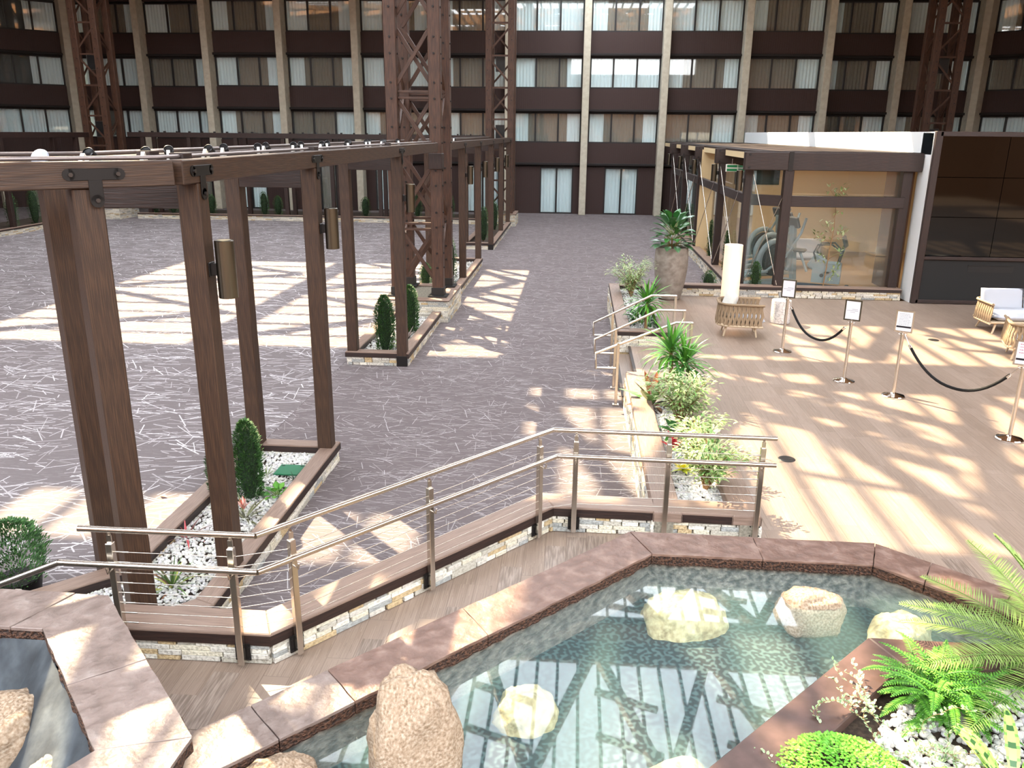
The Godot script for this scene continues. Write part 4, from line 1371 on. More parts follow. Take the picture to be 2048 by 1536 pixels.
# ---------------------------------------------------------------- lattice towers
func towers() -> void:
	var t := thing("lattice_tower", "big brown riveted lattice tower rising on its pedestal from the pergola", "tower", Vector3(-3.64, 0.52, -19.4))
	var sx := 0.476
	var sz := 0.66
	var b: MB
	var hh := 12.0
	var bolts := MB.new()
	for x: float in [-1.0, 1.0]:
		for z: float in [-1.0, 1.0]:
			b = MB.new()
			b.box(Vector3(x * sx, hh * 0.5, z * sz), Vector3(0.26, hh, 0.26), Basis(), 0.010, Vector2(x, z))
			part("leg", b, M.tower_steel, t)
			b = MB.new()
			b.box(Vector3(x * sx, 0.02, z * sz), Vector3(0.44, 0.03, 0.42), Basis(), 0.004)
			b.box(Vector3(x * sx, 0.12, z * sz), Vector3(0.29, 0.2, 0.29), Basis(), 0.004)
			part("base_shoe", b, M.frame_black, t)
			for k in 26:
				var y := 0.55 + k * 0.46 + (0.0 if k % 2 else 0.13)
				bolts.tube([Vector3(x * sx + 0.0, y, z * sz + 0.125), Vector3(x * sx, y, z * sz + 0.155)], 0.024, 7)
				bolts.tube([Vector3(x * sx + 0.125, y, z * sz), Vector3(x * sx + 0.15, y, z * sz)], 0.022, 7)
	meta(part("rivet", bolts, M.bronze_dark, t), "", "", "", "stuff")
	for i in 8:
		var y0 := 0.25 + i * 1.42
		var y1 := y0 + 1.42
		var up := 1.0 if i % 2 else -1.0
		for z: float in [-1.0, 1.0]:
			b = MB.new()
			b.bar(Vector3(-sx, y0 if up > 0.0 else y1, z * sz + up * 0.03), Vector3(sx, y1 if up > 0.0 else y0, z * sz + up * 0.03), 0.05, 0.085, 0.004)
			b.bar(Vector3(-sx, y1 if up > 0.0 else y0, z * sz * 0.82), Vector3(sx, y0 if up > 0.0 else y1, z * sz * 0.82), 0.05, 0.085, 0.004)
			part("diagonal_brace", b, M.tower_steel, t)
			if i % 2 == 0:
				b = MB.new()
				b.bar(Vector3(-sx, y1, z * sz), Vector3(sx, y1, z * sz), 0.10, 0.05, 0.004)
				b.bar(Vector3(-sx, y1 - 0.13, z * sz), Vector3(sx, y1 - 0.13, z * sz), 0.10, 0.05, 0.004)
				part("strut", b, M.tower_steel, t)
		for x: float in [-1.0, 1.0]:
			b = MB.new()
			b.bar(Vector3(x * sx, y0 if up > 0.0 else y1, -sz), Vector3(x * sx, y1 if up > 0.0 else y0, sz), 0.05, 0.08, 0.004)
			part("diagonal_brace", b, M.tower_steel, t)
	b = MB.new()
	for x: float in [-1.0, 1.0]: b.box(Vector3(x * sx, 3.05, sz + 0.03), Vector3(0.30, 0.34, 0.30), Basis(), 0.006)
	part("collar", b, M.dark_timber, t)
	# three slimmer towers far back
	var f := thing("lattice_tower", "slim lattice tower at the far end of the aisle, right of the big one", "tower", Vector3(-3.645, 0.56, -39.55), 0.0, "far lattice towers")
	for x: float in [-1.0, 1.0]:
		for z: float in [-1.0, 1.0]:
			b = MB.new()
			b.box(Vector3(x * 0.5, 6.2, z * 0.55), Vector3(0.28, 12.4, 0.28), Basis(), 0.01)
			part("leg", b, M.tower_steel, f)
	for i in 9:
		var y0 := 0.3 + i * 1.35
		var s := 1.0 if i % 2 else -1.0
		b = MB.new()
		b.bar(Vector3(-0.5 * s, y0, 0.55), Vector3(0.5 * s, y0 + 1.1, 0.55), 0.04, 0.08)
		b.bar(Vector3(-0.5, y0 + 1.2, 0.55), Vector3(0.5, y0 + 1.2, 0.55), 0.05, 0.08)
		b.bar(Vector3(0.5 * s, y0, -0.55), Vector3(-0.5 * s, y0 + 1.1, -0.55), 0.04, 0.08)
		part("lacing_bar", b, M.tower_steel, f)
		b = MB.new()
		b.bar(Vector3(0.5, y0, -0.55 * s), Vector3(0.5, y0 + 1.1, 0.55 * s), 0.04, 0.08)
		b.bar(Vector3(-0.5, y0, -0.55 * s), Vector3(-0.5, y0 + 1.1, 0.55 * s), 0.04, 0.08)
		part("lacing_bar", b, M.tower_steel, f)
	b = MB.new()
	for x: float in [-0.5, 0.5]:
		for i in 28: b.tube([Vector3(x + (0.04 if i % 2 else -0.04), 0.4 + i * 0.42, 0.68), Vector3(x + (0.04 if i % 2 else -0.04), 0.4 + i * 0.42, 0.71)], 0.024, 6)
	meta(part("rivet", b, M.bronze_dark, f), "", "", "", "stuff")
	for y: float in [3.6, 6.6]:
		b = MB.new()
		b.box(Vector3(0, y, 0.30), Vector3(0.42, 0.72, 0.06))
		var pn := part("box_panel", b, M.frame_black, f)
		b = MB.new()
		for s: float in [-1.0, 1.0]:
			b.box(Vector3(s * 0.2, y, 0.335), Vector3(0.02, 0.72, 0.012))
			b.box(Vector3(0, y + s * 0.35, 0.335), Vector3(0.42, 0.02, 0.012))
		part("pale_edge", b, M.mullion_grey, pn)
	copy(f, Vector3(-22.7, 0.56, -39.4), 0.0, "slim lattice tower at far left beyond the court")
	copy(f, Vector3(15.62, 0.56, -39.6), 0.0, "slim lattice tower at far right above the pavilion")


# ---------------------------------------------------------------- planters along the aisle edge of the terrace
func planter_right() -> void:
	var a := thing("terrace_planter", "near stone planter with broad timber cap between aisle and lounge, next to the railing", "planter")
	low_wall(a, PackedVector2Array([Vector2(1.91, -7.5), Vector2(1.91, -12.55), Vector2(0.86, -12.55), Vector2(0.86, -7.5)]), 0.2, 0.0, 0.60, 0.10, 0.28, [false, false, true], 400, false, 0.004, false)
	bed(a, PackedVector2Array([Vector2(1.06, -7.75), Vector2(1.06, -12.35), Vector2(1.72, -12.35), Vector2(1.72, -7.75)]), 0.50)
	pebbles("white pebbles in the near terrace planter under the variegated bushes", PackedVector2Array([Vector2(1.10, -7.80), Vector2(1.10, -12.3), Vector2(1.68, -12.3), Vector2(1.68, -7.80)]), 0.50, 5200, 0.036, 5)
	var c := thing("terrace_planter", "far stone planter with timber cap between aisle and lounge, behind the steps", "planter")
	low_wall(c, PackedVector2Array([Vector2(0.86, -15.37), Vector2(1.91, -15.37), Vector2(1.91, -20.55), Vector2(0.86, -20.55), Vector2(0.86, -15.37)]), 0.2, 0.0, 0.60, 0.10, 0.25, [true, false, false, false], 420, false, 0.006)
	bed(c, PackedVector2Array([Vector2(1.06, -15.55), Vector2(1.06, -20.4), Vector2(1.72, -20.4), Vector2(1.72, -15.55)]), 0.50)
	pebbles("white pebbles in the far terrace planter behind the steps", PackedVector2Array([Vector2(1.10, -15.6), Vector2(1.10, -20.3), Vector2(1.68, -20.3), Vector2(1.68, -15.6)]), 0.50, 1600, 0.042, 6)
	# three handrails over the steps
	var k := 0
	for q: Array in [[-14.88, 1.41, "farthest of the three bent stair handrails, beside the far planter"], [-13.58, 1.41, "middle one of the three bent stair handrails"], [-12.66, 1.60, "nearest of the three bent stair handrails, beside the near planter"]]:
		var z: float = q[0]
		var o := thing("stair_handrail", q[2], "handrail", Vector3.ZERO, 0.0, "")
		var b := MB.new()
		b.tube([Vector3(0.38, 0.60, z), Vector3(0.37, 0.853, z), Vector3(q[1], 1.385, z), Vector3(1.86, 1.385, z)], 0.021, 10)
		part("rail", b, M.stainless, o)
		b = MB.new()
		b.tube([Vector3(0.38, 0.615, z), Vector3(0.72, 0.615, z)], 0.019, 8)
		part("return_bar", b, M.stainless, o)
		b = MB.new()
		b.box(Vector3(0.72, 0.52, z), Vector3(0.045, 1.02, 0.045), Basis(), 0.003)
		part("post", b, M.stainless, o)
		b = MB.new()
		b.box(Vector3(1.84, 0.85, z), Vector3(0.045, 1.05, 0.045), Basis(), 0.003)
		part("post", b, M.stainless, o)
		b = MB.new()
		b.box(Vector3(0.72, 0.008, z), Vector3(0.11, 0.016, 0.11), Basis(), 0.003)
		b.box(Vector3(1.84, L1 + 0.006, z), Vector3(0.11, 0.016, 0.11), Basis(), 0.003)
		part("foot_plate", b, M.stainless, o)
		k += 1


# ---------------------------------------------------------------- fitness pavilion with its video wall
func pavilion() -> void:
	var w := thing("low_wall", "stone-faced low wall with dark cap at the foot of the glass pavilion", "low wall")
	low_wall(w, PackedVector2Array([Vector2(1.95, -20.65), Vector2(8.02, -20.65)]), 0.22, L1, 0.60, 0.09, 0.30, [true], 500)
	var lw := thing("low_wall", "stone-faced low wall with timber cap along the aisle side of the pavilion", "low wall")
	low_wall(lw, PackedVector2Array([Vector2(4.10, -40.0), Vector2(4.10, -22.6)]), 0.2, 0.0, 0.42, 0.09, 0.28, [false], 520)
	var p := thing("pavilion", "glazed fitness pavilion with white fascia and projecting dark timber beams", "pavilion")
	var b := MB.new()
	b.box(Vector3(10.2, 4.04, -31.7), Vector3(4.1, 0.52, 22.55))
	part("roof_box", b, M.white_wall, p)
	b = MB.new()
	b.box(Vector3(8.17, 2.3, -20.72), Vector3(0.06, 3.96, 0.62))
	b.box(Vector3(8.17, 4.05, -31.7), Vector3(0.06, 0.51, 22.6))
	part("white_end_wall", b, M.white_wall, p)
	b = MB.new()
	b.box(Vector3(6.2, 3.70, -32.0), Vector3(3.9, 0.16, 21.6))
	part("timber_ceiling", b, M.cream_wall, p)
	b = MB.new()
	b.box(Vector3(6.2, 3.80, -31.7), Vector3(3.9, 0.05, 21.7))
	part("roof_sheet", b, M.dark_timber, p)
	b = MB.new()
	b.prism(PackedVector2Array([Vector2(4.42, -22.0), Vector2(5.2, -21.2), Vector2(8.14, -21.2), Vector2(12.2, -21.2), Vector2(12.2, -42.8), Vector2(4.42, -42.8)]), 0.0, 0.34)
	part("gym_floor", b, M.gym_floor, p)
	b = MB.new()
	b.box(Vector3(8.3, 2.0, -29.5), Vector3(8.2, 3.4, 0.15))
	part("inner_wall", b, M.cream_wall, p)
	b = MB.new()
	b.box(Vector3(12.3, 2.0, -32), Vector3(0.2, 4.0, 21.6))
	part("inner_wall", b, M.cream_wall, p)
	for q: Vector3 in [Vector3(6.2, 3.56, -23.4), Vector3(6.2, 3.56, -26.6), Vector3(10.0, 3.56, -24.5)]:
		var lp := thing("ceiling_light", "flat glowing ceiling panel inside the pavilion, %s" % ["nearest the front glass", "nearest the inner cream wall", "behind the video wall"][0 if q.z > -24.0 else (1 if q.z < -26.0 else 2)], "ceiling light", q)
		b = MB.new()
		b.box(Vector3(0, 0.02, 0), Vector3(1.0, 0.04, 1.0), Basis(), 0.004)
		part("panel", b, M.panel_light, lp)
		b = MB.new()
		for s: float in [-1.0, 1.0]:
			b.box(Vector3(s * 0.52, 0.02, 0), Vector3(0.04, 0.06, 1.08))
			b.box(Vector3(0, 0.02, s * 0.52), Vector3(1.08, 0.06, 0.04))
		part("panel_frame", b, M.white_paint, lp)
		var al := AreaLight3D.new()
		al.name = "panel_glow"
		al.area_size = Vector2(1.0, 1.0)
		al.light_color = Color(1.0, 0.93, 0.82)
		al.light_energy = 2.2
		al.area_range = 60.0
		al.shadow_enabled = true
		lp.add_child(al)
		al.position = Vector3(0, -0.02, 0)
		al.rotation.x = -PI / 2
	b = MB.new()
	b.box(Vector3(6.1, 3.0, -29.40), Vector3(1.5, 0.86, 0.06), Basis(), 0.01)
	part("wall_screen", b, M.screen, p)
	b = MB.new()
	for i in 6:
		var an := TAU * i / 6
		b.tube([Vector3(4.95 + 0.16 * cos(an), 3.12 + 0.16 * sin(an), -29.38), Vector3(4.95 + 0.16 * cos(an + TAU / 6), 3.12 + 0.16 * sin(an + TAU / 6), -29.38)], 0.018, 6)
		b.tube([Vector3(4.95 + 0.16 * cos(an), 3.12 + 0.16 * sin(an), -29.38), Vector3(4.95 + 0.09 * cos(an + 0.5), 3.12 + 0.09 * sin(an + 0.5), -29.38)], 0.014, 6)
	part("wall_ornament", b, M.brushed, p)
	# beams with sconces and posts
	var zs := [-20.82, -25.25, -29.6, -33.8, -37.9]
	for i in 5:
		b = MB.new()
		b.bar(Vector3(3.98, 3.60, zs[i]), Vector3(8.12, 3.60, zs[i]), 0.22, 0.42, 0.012)
		var bm := part("beam", b, M.dark_timber, p)
		b = MB.new()
		for y: float in [3.45, 3.75]: b.tube([Vector3(4.09, y, zs[i] + 0.11), Vector3(4.09, y, zs[i] + 0.125)], 0.03, 8)
		part("bolt", b, M.bronze_dark, bm)
		if i > 0: put("post", post_mesh(3.4, 0.20), M.dark_timber, p, Vector3(4.22, 0, zs[i]))
		sconce("dark cylinder lamp under the end of the pavilion's %s beam" % ["nearest", "second", "third", "fourth", "farthest"][i], Vector3(4.115 if i > 0 else 4.10, 3.12, zs[i] - (0.35 if i == 0 else 0.0)), Vector3(-1, 0, 0), "cylinder lamps on the pavilion posts")
	put("post", post_mesh(3.1, 0.20), M.dark_timber, p, Vector3(4.21, 0.3, -21.30), Basis(Vector3.UP, 0.0))
	put("post", post_mesh(2.86, 0.22), M.dark_timber, p, Vector3(5.06, 0.55, -20.84))
	put("post", post_mesh(2.86, 0.22), M.dark_timber, p, Vector3(7.86, 0.55, -20.95))
	b = MB.new()
	b.box(Vector3(5.06, 3.60, -20.70), Vector3(0.11, 0.45, 0.012))
	part("beam_strap", b, M.bronze_dark, p)
	b = MB.new()
	b.bar(Vector3(5.1, 2.66, -20.86), Vector3(7.85, 2.66, -20.86), 0.12, 0.26, 0.008)
	b.bar(Vector3(4.25, 2.66, -21.3), Vector3(5.03, 2.66, -20.88), 0.12, 0.26, 0.008)
	part("mid_rail", b, M.dark_timber, p)
	for i in 4:
		b = MB.new()
		b.bar(Vector3(4.22, 2.66, zs[i] - 0.1 if i > 0 else -21.4), Vector3(4.22, 2.66, zs[i + 1] + 0.1), 0.12, 0.24, 0.008)
		part("mid_rail", b, M.dark_timber, p)
		b = MB.new()
		var z0: float = zs[i] - 0.12 if i > 0 else -21.4
		var z1: float = zs[i + 1] + 0.12
		b.tube([Vector3(4.14, 3.3, z0), Vector3(4.14, 0.5, z1)], 0.012, 6)
		b.tube([Vector3(4.14, 3.3, z1), Vector3(4.14, 0.5, z0)], 0.012, 6)
		part("brace_rod", b, M.stainless, p)
	b = MB.new()
	b.tube([Vector3(4.30, 3.3, -21.22), Vector3(5.02, 0.62, -20.72)], 0.012, 6)
	b.tube([Vector3(5.0, 2.9, -20.74), Vector3(4.30, 0.62, -21.18)], 0.008, 6)
	part("brace_rod", b, M.stainless, p)
	# glass
	for q: Array in [[5.18, 6.55], [6.56, 7.76]]:
		b = MB.new()
		b.box(Vector3((q[0] + q[1]) * 0.5, 2.0, -21.05), Vector3(q[1] - q[0], 2.9, 0.014))
		part("pane", b, M.glass_pavilion, p)
	b = MB.new()
	b.box(Vector3(4.66, 1.9, -21.22), Vector3(0.98, 3.0, 0.014), Basis(Vector3.UP, 0.54))
	part("pane", b, M.glass_pavilion, p)
	for i in 4:
		for s in 2:
			var z0 := lerpf(zs[i], zs[i + 1], s * 0.5) if i > 0 or s > 0 else -21.5
			var z1 := lerpf(zs[i], zs[i + 1], s * 0.5 + 0.5)
			b = MB.new()
			b.box(Vector3(4.44, 1.9, (z0 + z1) * 0.5), Vector3(0.014, 3.0, absf(z1 - z0) - 0.02))
			part("pane", b, M.glass_pavilion, p)
	# brown door panels beside the white end wall
	b = MB.new()
	b.box(Vector3(8.06, 2.05, -21.9), Vector3(0.10, 3.3, 1.6))
	part("brown_side_panel", b, M.plaster_brown, p)
	# video wall
	var v := thing("video_wall", "dark glossy video wall of joined screens in a brown frame, right of the white wall", "video wall", Vector3(8.15, 0, -20.4))
	b = MB.new()
	b.box(Vector3(0.09, 2.32, 0.0), Vector3(0.16, 4.0, 0.18), Basis(), 0.01)
	b.box(Vector3(3.0, 4.26, 0.0), Vector3(5.8, 0.11, 0.18), Basis(), 0.01)
	b.box(Vector3(3.0, 1.42, 0.02), Vector3(5.7, 0.08, 0.14), Basis(), 0.01)
	b.box(Vector3(3.0, 0.37, 0.0), Vector3(5.8, 0.09, 0.18), Basis(), 0.01)
	part("brown_frame", b, M.dark_timber, v)
	b = MB.new()
	b.box(Vector3(3.0, 2.30, -0.16), Vector3(5.9, 4.0, 0.2))
	part("backing", b, M.black_panel, v)
	b = MB.new()
	b.box(Vector3(3.0, 0.90, 0.0), Vector3(5.66, 1.0, 0.06), Basis(), 0.005)
	var low := part("lower_panel", b, M.black_panel, v)
	b = MB.new()
	b.box(Vector3(1.75, 1.26, 0.035), Vector3(1.05, 0.02, 0.02))
	b.box(Vector3(1.75, 1.17, 0.03), Vector3(1.05, 0.14, 0.008))
	part("vent_slot", b, M.frame_black, low)
	for ix in 4:
		for iy in 3:
			b = MB.new()
			b.box(Vector3(0.17 + 0.755 + ix * 1.51, 1.47 + 0.455 + iy * 0.915, 0.01), Vector3(1.50, 0.905, 0.05), Basis(Vector3(0, 1, 0), 0.0018 * (ix - 1)), 0.003)
			part("screen", b, M.screen, v)
	gym()


func gym() -> void:
	# three cross trainers along the left glass, an upright bike by the front glass, a sofa behind
	var o: Node3D
	for i in 3:
		var lb: String = ["grey cross trainer with a big round flywheel just behind the pavilion corner", "grey cross trainer in the middle of the row inside the pavilion", "grey cross trainer farthest back inside the pavilion"][i]
		if i == 0:
			o = thing("cross_trainer", lb, "exercise machine", Vector3(5.35, 0.34, -22.6), 0.5, "cross trainers behind the pavilion glass")
			var b := MB.new()
			var arc := []
			for k in 18:
				var an := lerpf(-0.6, 3.6, k / 17.0)
				arc.append(Vector3(0.52 * cos(an), 0.62 + 0.52 * sin(an), 0.0))
			b.tube(arc, 0.075, 10)
			part("shroud_ring", b, M.gym_grey, o)
			b = MB.new()
			b.lathe([Vector2(0.0, -0.07), Vector2(0.38, -0.07), Vector2(0.42, 0.0), Vector2(0.38, 0.07), Vector2(0.0, 0.07)], 28, Vector3(0, 0.62, 0), Basis(Vector3.RIGHT, PI / 2))
			part("flywheel", b, M.gym_black, o)
			b = MB.new()
			for s: float in [-0.2, 0.2]:
				b.tube([Vector3(-0.5, 0.35, s), Vector3(0.2, 0.75, s), Vector3(0.65, 1.35, s), Vector3(0.72, 1.75, s * 1.3)], 0.035, 8)
				b.tube([Vector3(-1.2, 0.30, s), Vector3(-0.4, 0.38, s)], 0.05, 8)
			part("arm", b, M.gym_grey, o)
			b = MB.new()
			b.box(Vector3(-0.3, 0.05, 0), Vector3(1.9, 0.1, 0.4), Basis(), 0.02)
			b.box(Vector3(0.62, 0.8, 0), Vector3(0.14, 1.5, 0.16), Basis(Vector3.BACK, 0.12), 0.02)
			part("frame", b, M.gym_grey, o)
			b = MB.new()
			b.box(Vector3(0.52, 1.62, 0), Vector3(0.10, 0.3, 0.42), Basis(Vector3.BACK, 0.4), 0.02)
			part("console", b, M.gym_black, o)
		else:
			copy(o, Vector3(5.45 + 0.1 * i, 0.34, -22.6 - 1.5 * i), 0.5, lb)
	var k := thing("exercise_bike", "grey and black exercise bike behind the front glass of the pavilion", "exercise machine", Vector3(6.35, 0.34, -22.1), 2.7)
	var b := MB.new()
	b.prism(PackedVector2Array([Vector2(-0.6, -0.10), Vector2(0.1, -0.10), Vector2(0.1, 0.10), Vector2(-0.6, 0.10)]), 0.15, 0.72, 0.05)
	b.box(Vector3(-0.15, 0.55, 0), Vector3(0.75, 0.42, 0.17), Basis(Vector3.BACK, 0.55), 0.05)
	part("body", b, M.gym_grey, k)
	b = MB.new()
	b.box(Vector3(-0.05, 0.05, 0), Vector3(1.5, 0.09, 0.14), Basis(), 0.02)
	b.box(Vector3(-0.75, 0.05, 0), Vector3(0.1, 0.1, 0.6), Basis(), 0.02)
	b.box(Vector3(0.65, 0.05, 0), Vector3(0.1, 0.1, 0.6), Basis(), 0.02)
	part("base", b, M.gym_blue, k)
	b = MB.new()
	b.box(Vector3(0.48, 0.95, 0), Vector3(0.34, 0.09, 0.26), Basis(), 0.04)
	var se := part("saddle", b, M.gym_black, k)
	b = MB.new()
	b.tube([Vector3(0.25, 0.4, 0), Vector3(0.48, 0.92, 0)], 0.035, 8)
	part("seat_post", b, M.gym_grey, se)
	for s: float in [-1.0, 1.0]:
		b = MB.new()
		b.tube([Vector3(-0.55, 1.0, s * 0.12), Vector3(-0.35, 1.18, s * 0.22), Vector3(0.0, 1.15, s * 0.24), Vector3(0.08, 0.95, s * 0.24), Vector3(0.0, 0.72, s * 0.22)], 0.024, 8)
		part("handlebar", b, M.gym_black, k)
	b = MB.new()
	b.tube([Vector3(-0.5, 0.6, 0), Vector3(-0.62, 1.15, 0)], 0.04, 8)
	b.box(Vector3(-0.62, 1.25, 0), Vector3(0.06, 0.3, 0.4), Basis(Vector3.BACK, -0.35), 0.02)
	part("console", b, M.gym_black, k)
	b = MB.new()
	b.tube([Vector3(-0.15, 0.35, -0.12), Vector3(-0.15, 0.35, 0.12)], 0.05, 8)
	for s: float in [-1.0, 1.0]: b.box(Vector3(-0.15 + s * 0.14, 0.35 - s * 0.1, s * 0.2), Vector3(0.12, 0.03, 0.1))
	part("pedal", b, M.gym_black, k)


# ---------------------------------------------------------------- lounge furniture, stanchions, lamp
func tub(parent: Node, path: Array, y0: float, y1: float, gap: float) -> void:
	# woven rope straps along a path in plan
	if not cache.has("strap%.2f" % (y1 - y0)):
		var m := MB.new()
		var h := y1 - y0
		m.tube([Vector3(0.0, 0.0, 0.0), Vector3(0.010, h * 0.2, 0.006), Vector3(-0.012, h * 0.5, -0.006), Vector3(0.010, h * 0.8, 0.006), Vector3(0.0, h, 0.0)], [0.017, 0.021, 0.023, 0.021, 0.018], 7)
		m.tube([Vector3(0.034, 0.0, -0.012), Vector3(0.022, h * 0.25, -0.02), Vector3(0.046, h * 0.5, -0.012), Vector3(0.022, h * 0.75, -0.02), Vector3(0.034, h, -0.012)], 0.015, 6)
		cache["strap%.2f" % (y1 - y0)] = m.mesh()
	var along := 0.0
	var nxt := gap * 0.5
	for i in path.size() - 1:
		var a: Vector3 = path[i]
		var b: Vector3 = path[i + 1]
		var d := (b - a).normalized()
		var ln := a.distance_to(b)
		while nxt < along + ln:
			var p := a + d * (nxt - along)
			var out := d.cross(Vector3.UP)
			put("rope_strap", cache["strap%.2f" % (y1 - y0)], M.rope_beige, parent, Vector3(p.x, y0, p.z), Basis(d * 1.45, Vector3.UP + out * 0.10, out * 0.75))
			nxt += gap
		along += ln
	var t := MB.new()
	var up := []
	var lo := []
	for q: Vector3 in path:
		up.append(Vector3(q.x, y1, q.z) )
		lo.append(Vector3(q.x, y0, q.z))
	t.tube(up, 0.024, 8)
	part("top_rail", t, M.rope_beige, parent)
	t = MB.new()
	t.tube(lo, 0.022, 8)
	part("seat_rail", t, M.leg_beige, parent)


func cushion(parent: Node, called: String, at: Vector3, size: Vector3, basis: Basis, m: Material) -> void:
	var b := MB.new()
	var n := 10
	for s: float in [-1.0, 1.0]:
		for i in n:
			for j in n:
				var q := []
				for k: Vector2 in [Vector2(i, j), Vector2(i + 1, j), Vector2(i + 1, j + 1), Vector2(i, j + 1)]:
					var u := k.x / n * 2.0 - 1.0
					var v := k.y / n * 2.0 - 1.0
					var f := pow(maxf(0.0, (1.0 - pow(absf(u), 5.0)) * (1.0 - pow(absf(v), 5.0))), 0.4)
					var nn := Vector3(pow(absf(u), 7.0) * signf(u), s * (0.3 + f), pow(absf(v), 7.0) * signf(v)).normalized()
					q.append([basis * Vector3(u * size.x * 0.5, s * size.y * 0.5 * f, v * size.z * 0.5), basis * nn])
				b.p3(q[0][0], q[1][0], q[2][0], q[0][1], q[1][1], q[2][1])
				b.p3(q[0][0], q[2][0], q[3][0], q[0][1], q[2][1], q[3][1])
	part(called, b, m, parent, at)


func armchair(label: String, at: Vector3, turn: float, pillow: bool) -> Node3D:
	var o := thing("armchair", label, "armchair", at, turn, "")
	var path := []
	for k in 5: path.append(Vector3(0.42 - k * 0.12, 0, 0.40))
	for k in 7:
		var an := PI / 2 + PI / 2 * k / 6.0
		path.append(Vector3(-0.20 + 0.26 * cos(an), 0, 0.14 + 0.26 * sin(an)))
	for k in 7:
		var an := PI + PI / 2 * k / 6.0
		path.append(Vector3(-0.20 + 0.26 * cos(an), 0, -0.14 + 0.26 * sin(an)))
	for k in 5: path.append(Vector3(-0.06 + k * 0.12, 0, -0.40))
	tub(o, path, 0.235, 0.665, 0.082)
	var b := MB.new()
	b.box(Vector3(0.0, 0.25, 0), Vector3(0.80, 0.05, 0.74), Basis(), 0.02)
	part("seat_frame", b, M.leg_beige, o)
	for sx: float in [-1.0, 1.0]:
		for sz: float in [-1.0, 1.0]:
			b = MB.new()
			b.tube([Vector3(sx * 0.27, 0.25, sz * 0.24), Vector3(sx * 0.32, 0.0, sz * 0.29)], [0.026, 0.017], 10)
			part("leg", b, M.leg_beige, o)
	cushion(o, "seat_cushion", Vector3(0.06, 0.345, 0), Vector3(0.80, 0.17, 0.70), Basis(), M.cushion)
	if pillow: cushion(o, "back_pillow", Vector3(-0.24, 0.62, 0.02), Vector3(0.50, 0.20, 0.60), Basis(Vector3(0, 1, 0), 0.1) * Basis(Vector3.BACK, 1.25), M.pillow_white)
	return o


func sofa(label: String, at: Vector3, turn: float) -> void:
	var o := thing("sofa", label, "sofa", at, turn)
	var path := []
	for k in 5: path.append(Vector3(-0.93, 0, 0.40 - k * 0.14))
	for k in 5:
		var an := PI + PI / 2 * k / 4.0
		path.append(Vector3(-0.73 + 0.20 * cos(an), 0, -0.20 + 0.20 * sin(an)))
	for k in 12: path.append(Vector3(-0.60 + k * 0.11, 0, -0.40))
	for k in 5:
		var an := -PI / 2 + PI / 2 * k / 4.0
		path.append(Vector3(0.73 + 0.20 * cos(an), 0, -0.20 + 0.20 * sin(an)))
	for k in 5: path.append(Vector3(0.93, 0, -0.16 + k * 0.14))
	tub(o, path, 0.22, 0.62, 0.085)
	var b := MB.new()
	b.box(Vector3(0, 0.24, 0), Vector3(1.82, 0.05, 0.78), Basis(), 0.02)
	part("seat_frame", b, M.leg_beige, o)
	for sx: float in [-1.0, 1.0]:
		for sz: float in [-1.0, 1.0]:
			b = MB.new()
			b.tube([Vector3(sx * 0.74, 0.24, sz * 0.28), Vector3(sx * 0.82, 0.0, sz * 0.34)], [0.026, 0.017], 10)
			part("leg", b, M.leg_beige, o)
	cushion(o, "seat_cushion", Vector3(0, 0.35, 0.04), Vector3(1.76, 0.20, 0.76), Basis(), M.cushion)
	for s: float in [-1.0, 1.0]:
		cushion(o, "back_cushion", Vector3(s * 0.44, 0.62, -0.24), Vector3(0.86, 0.22, 0.46), Basis(Vector3.RIGHT, 1.32), M.cushion)


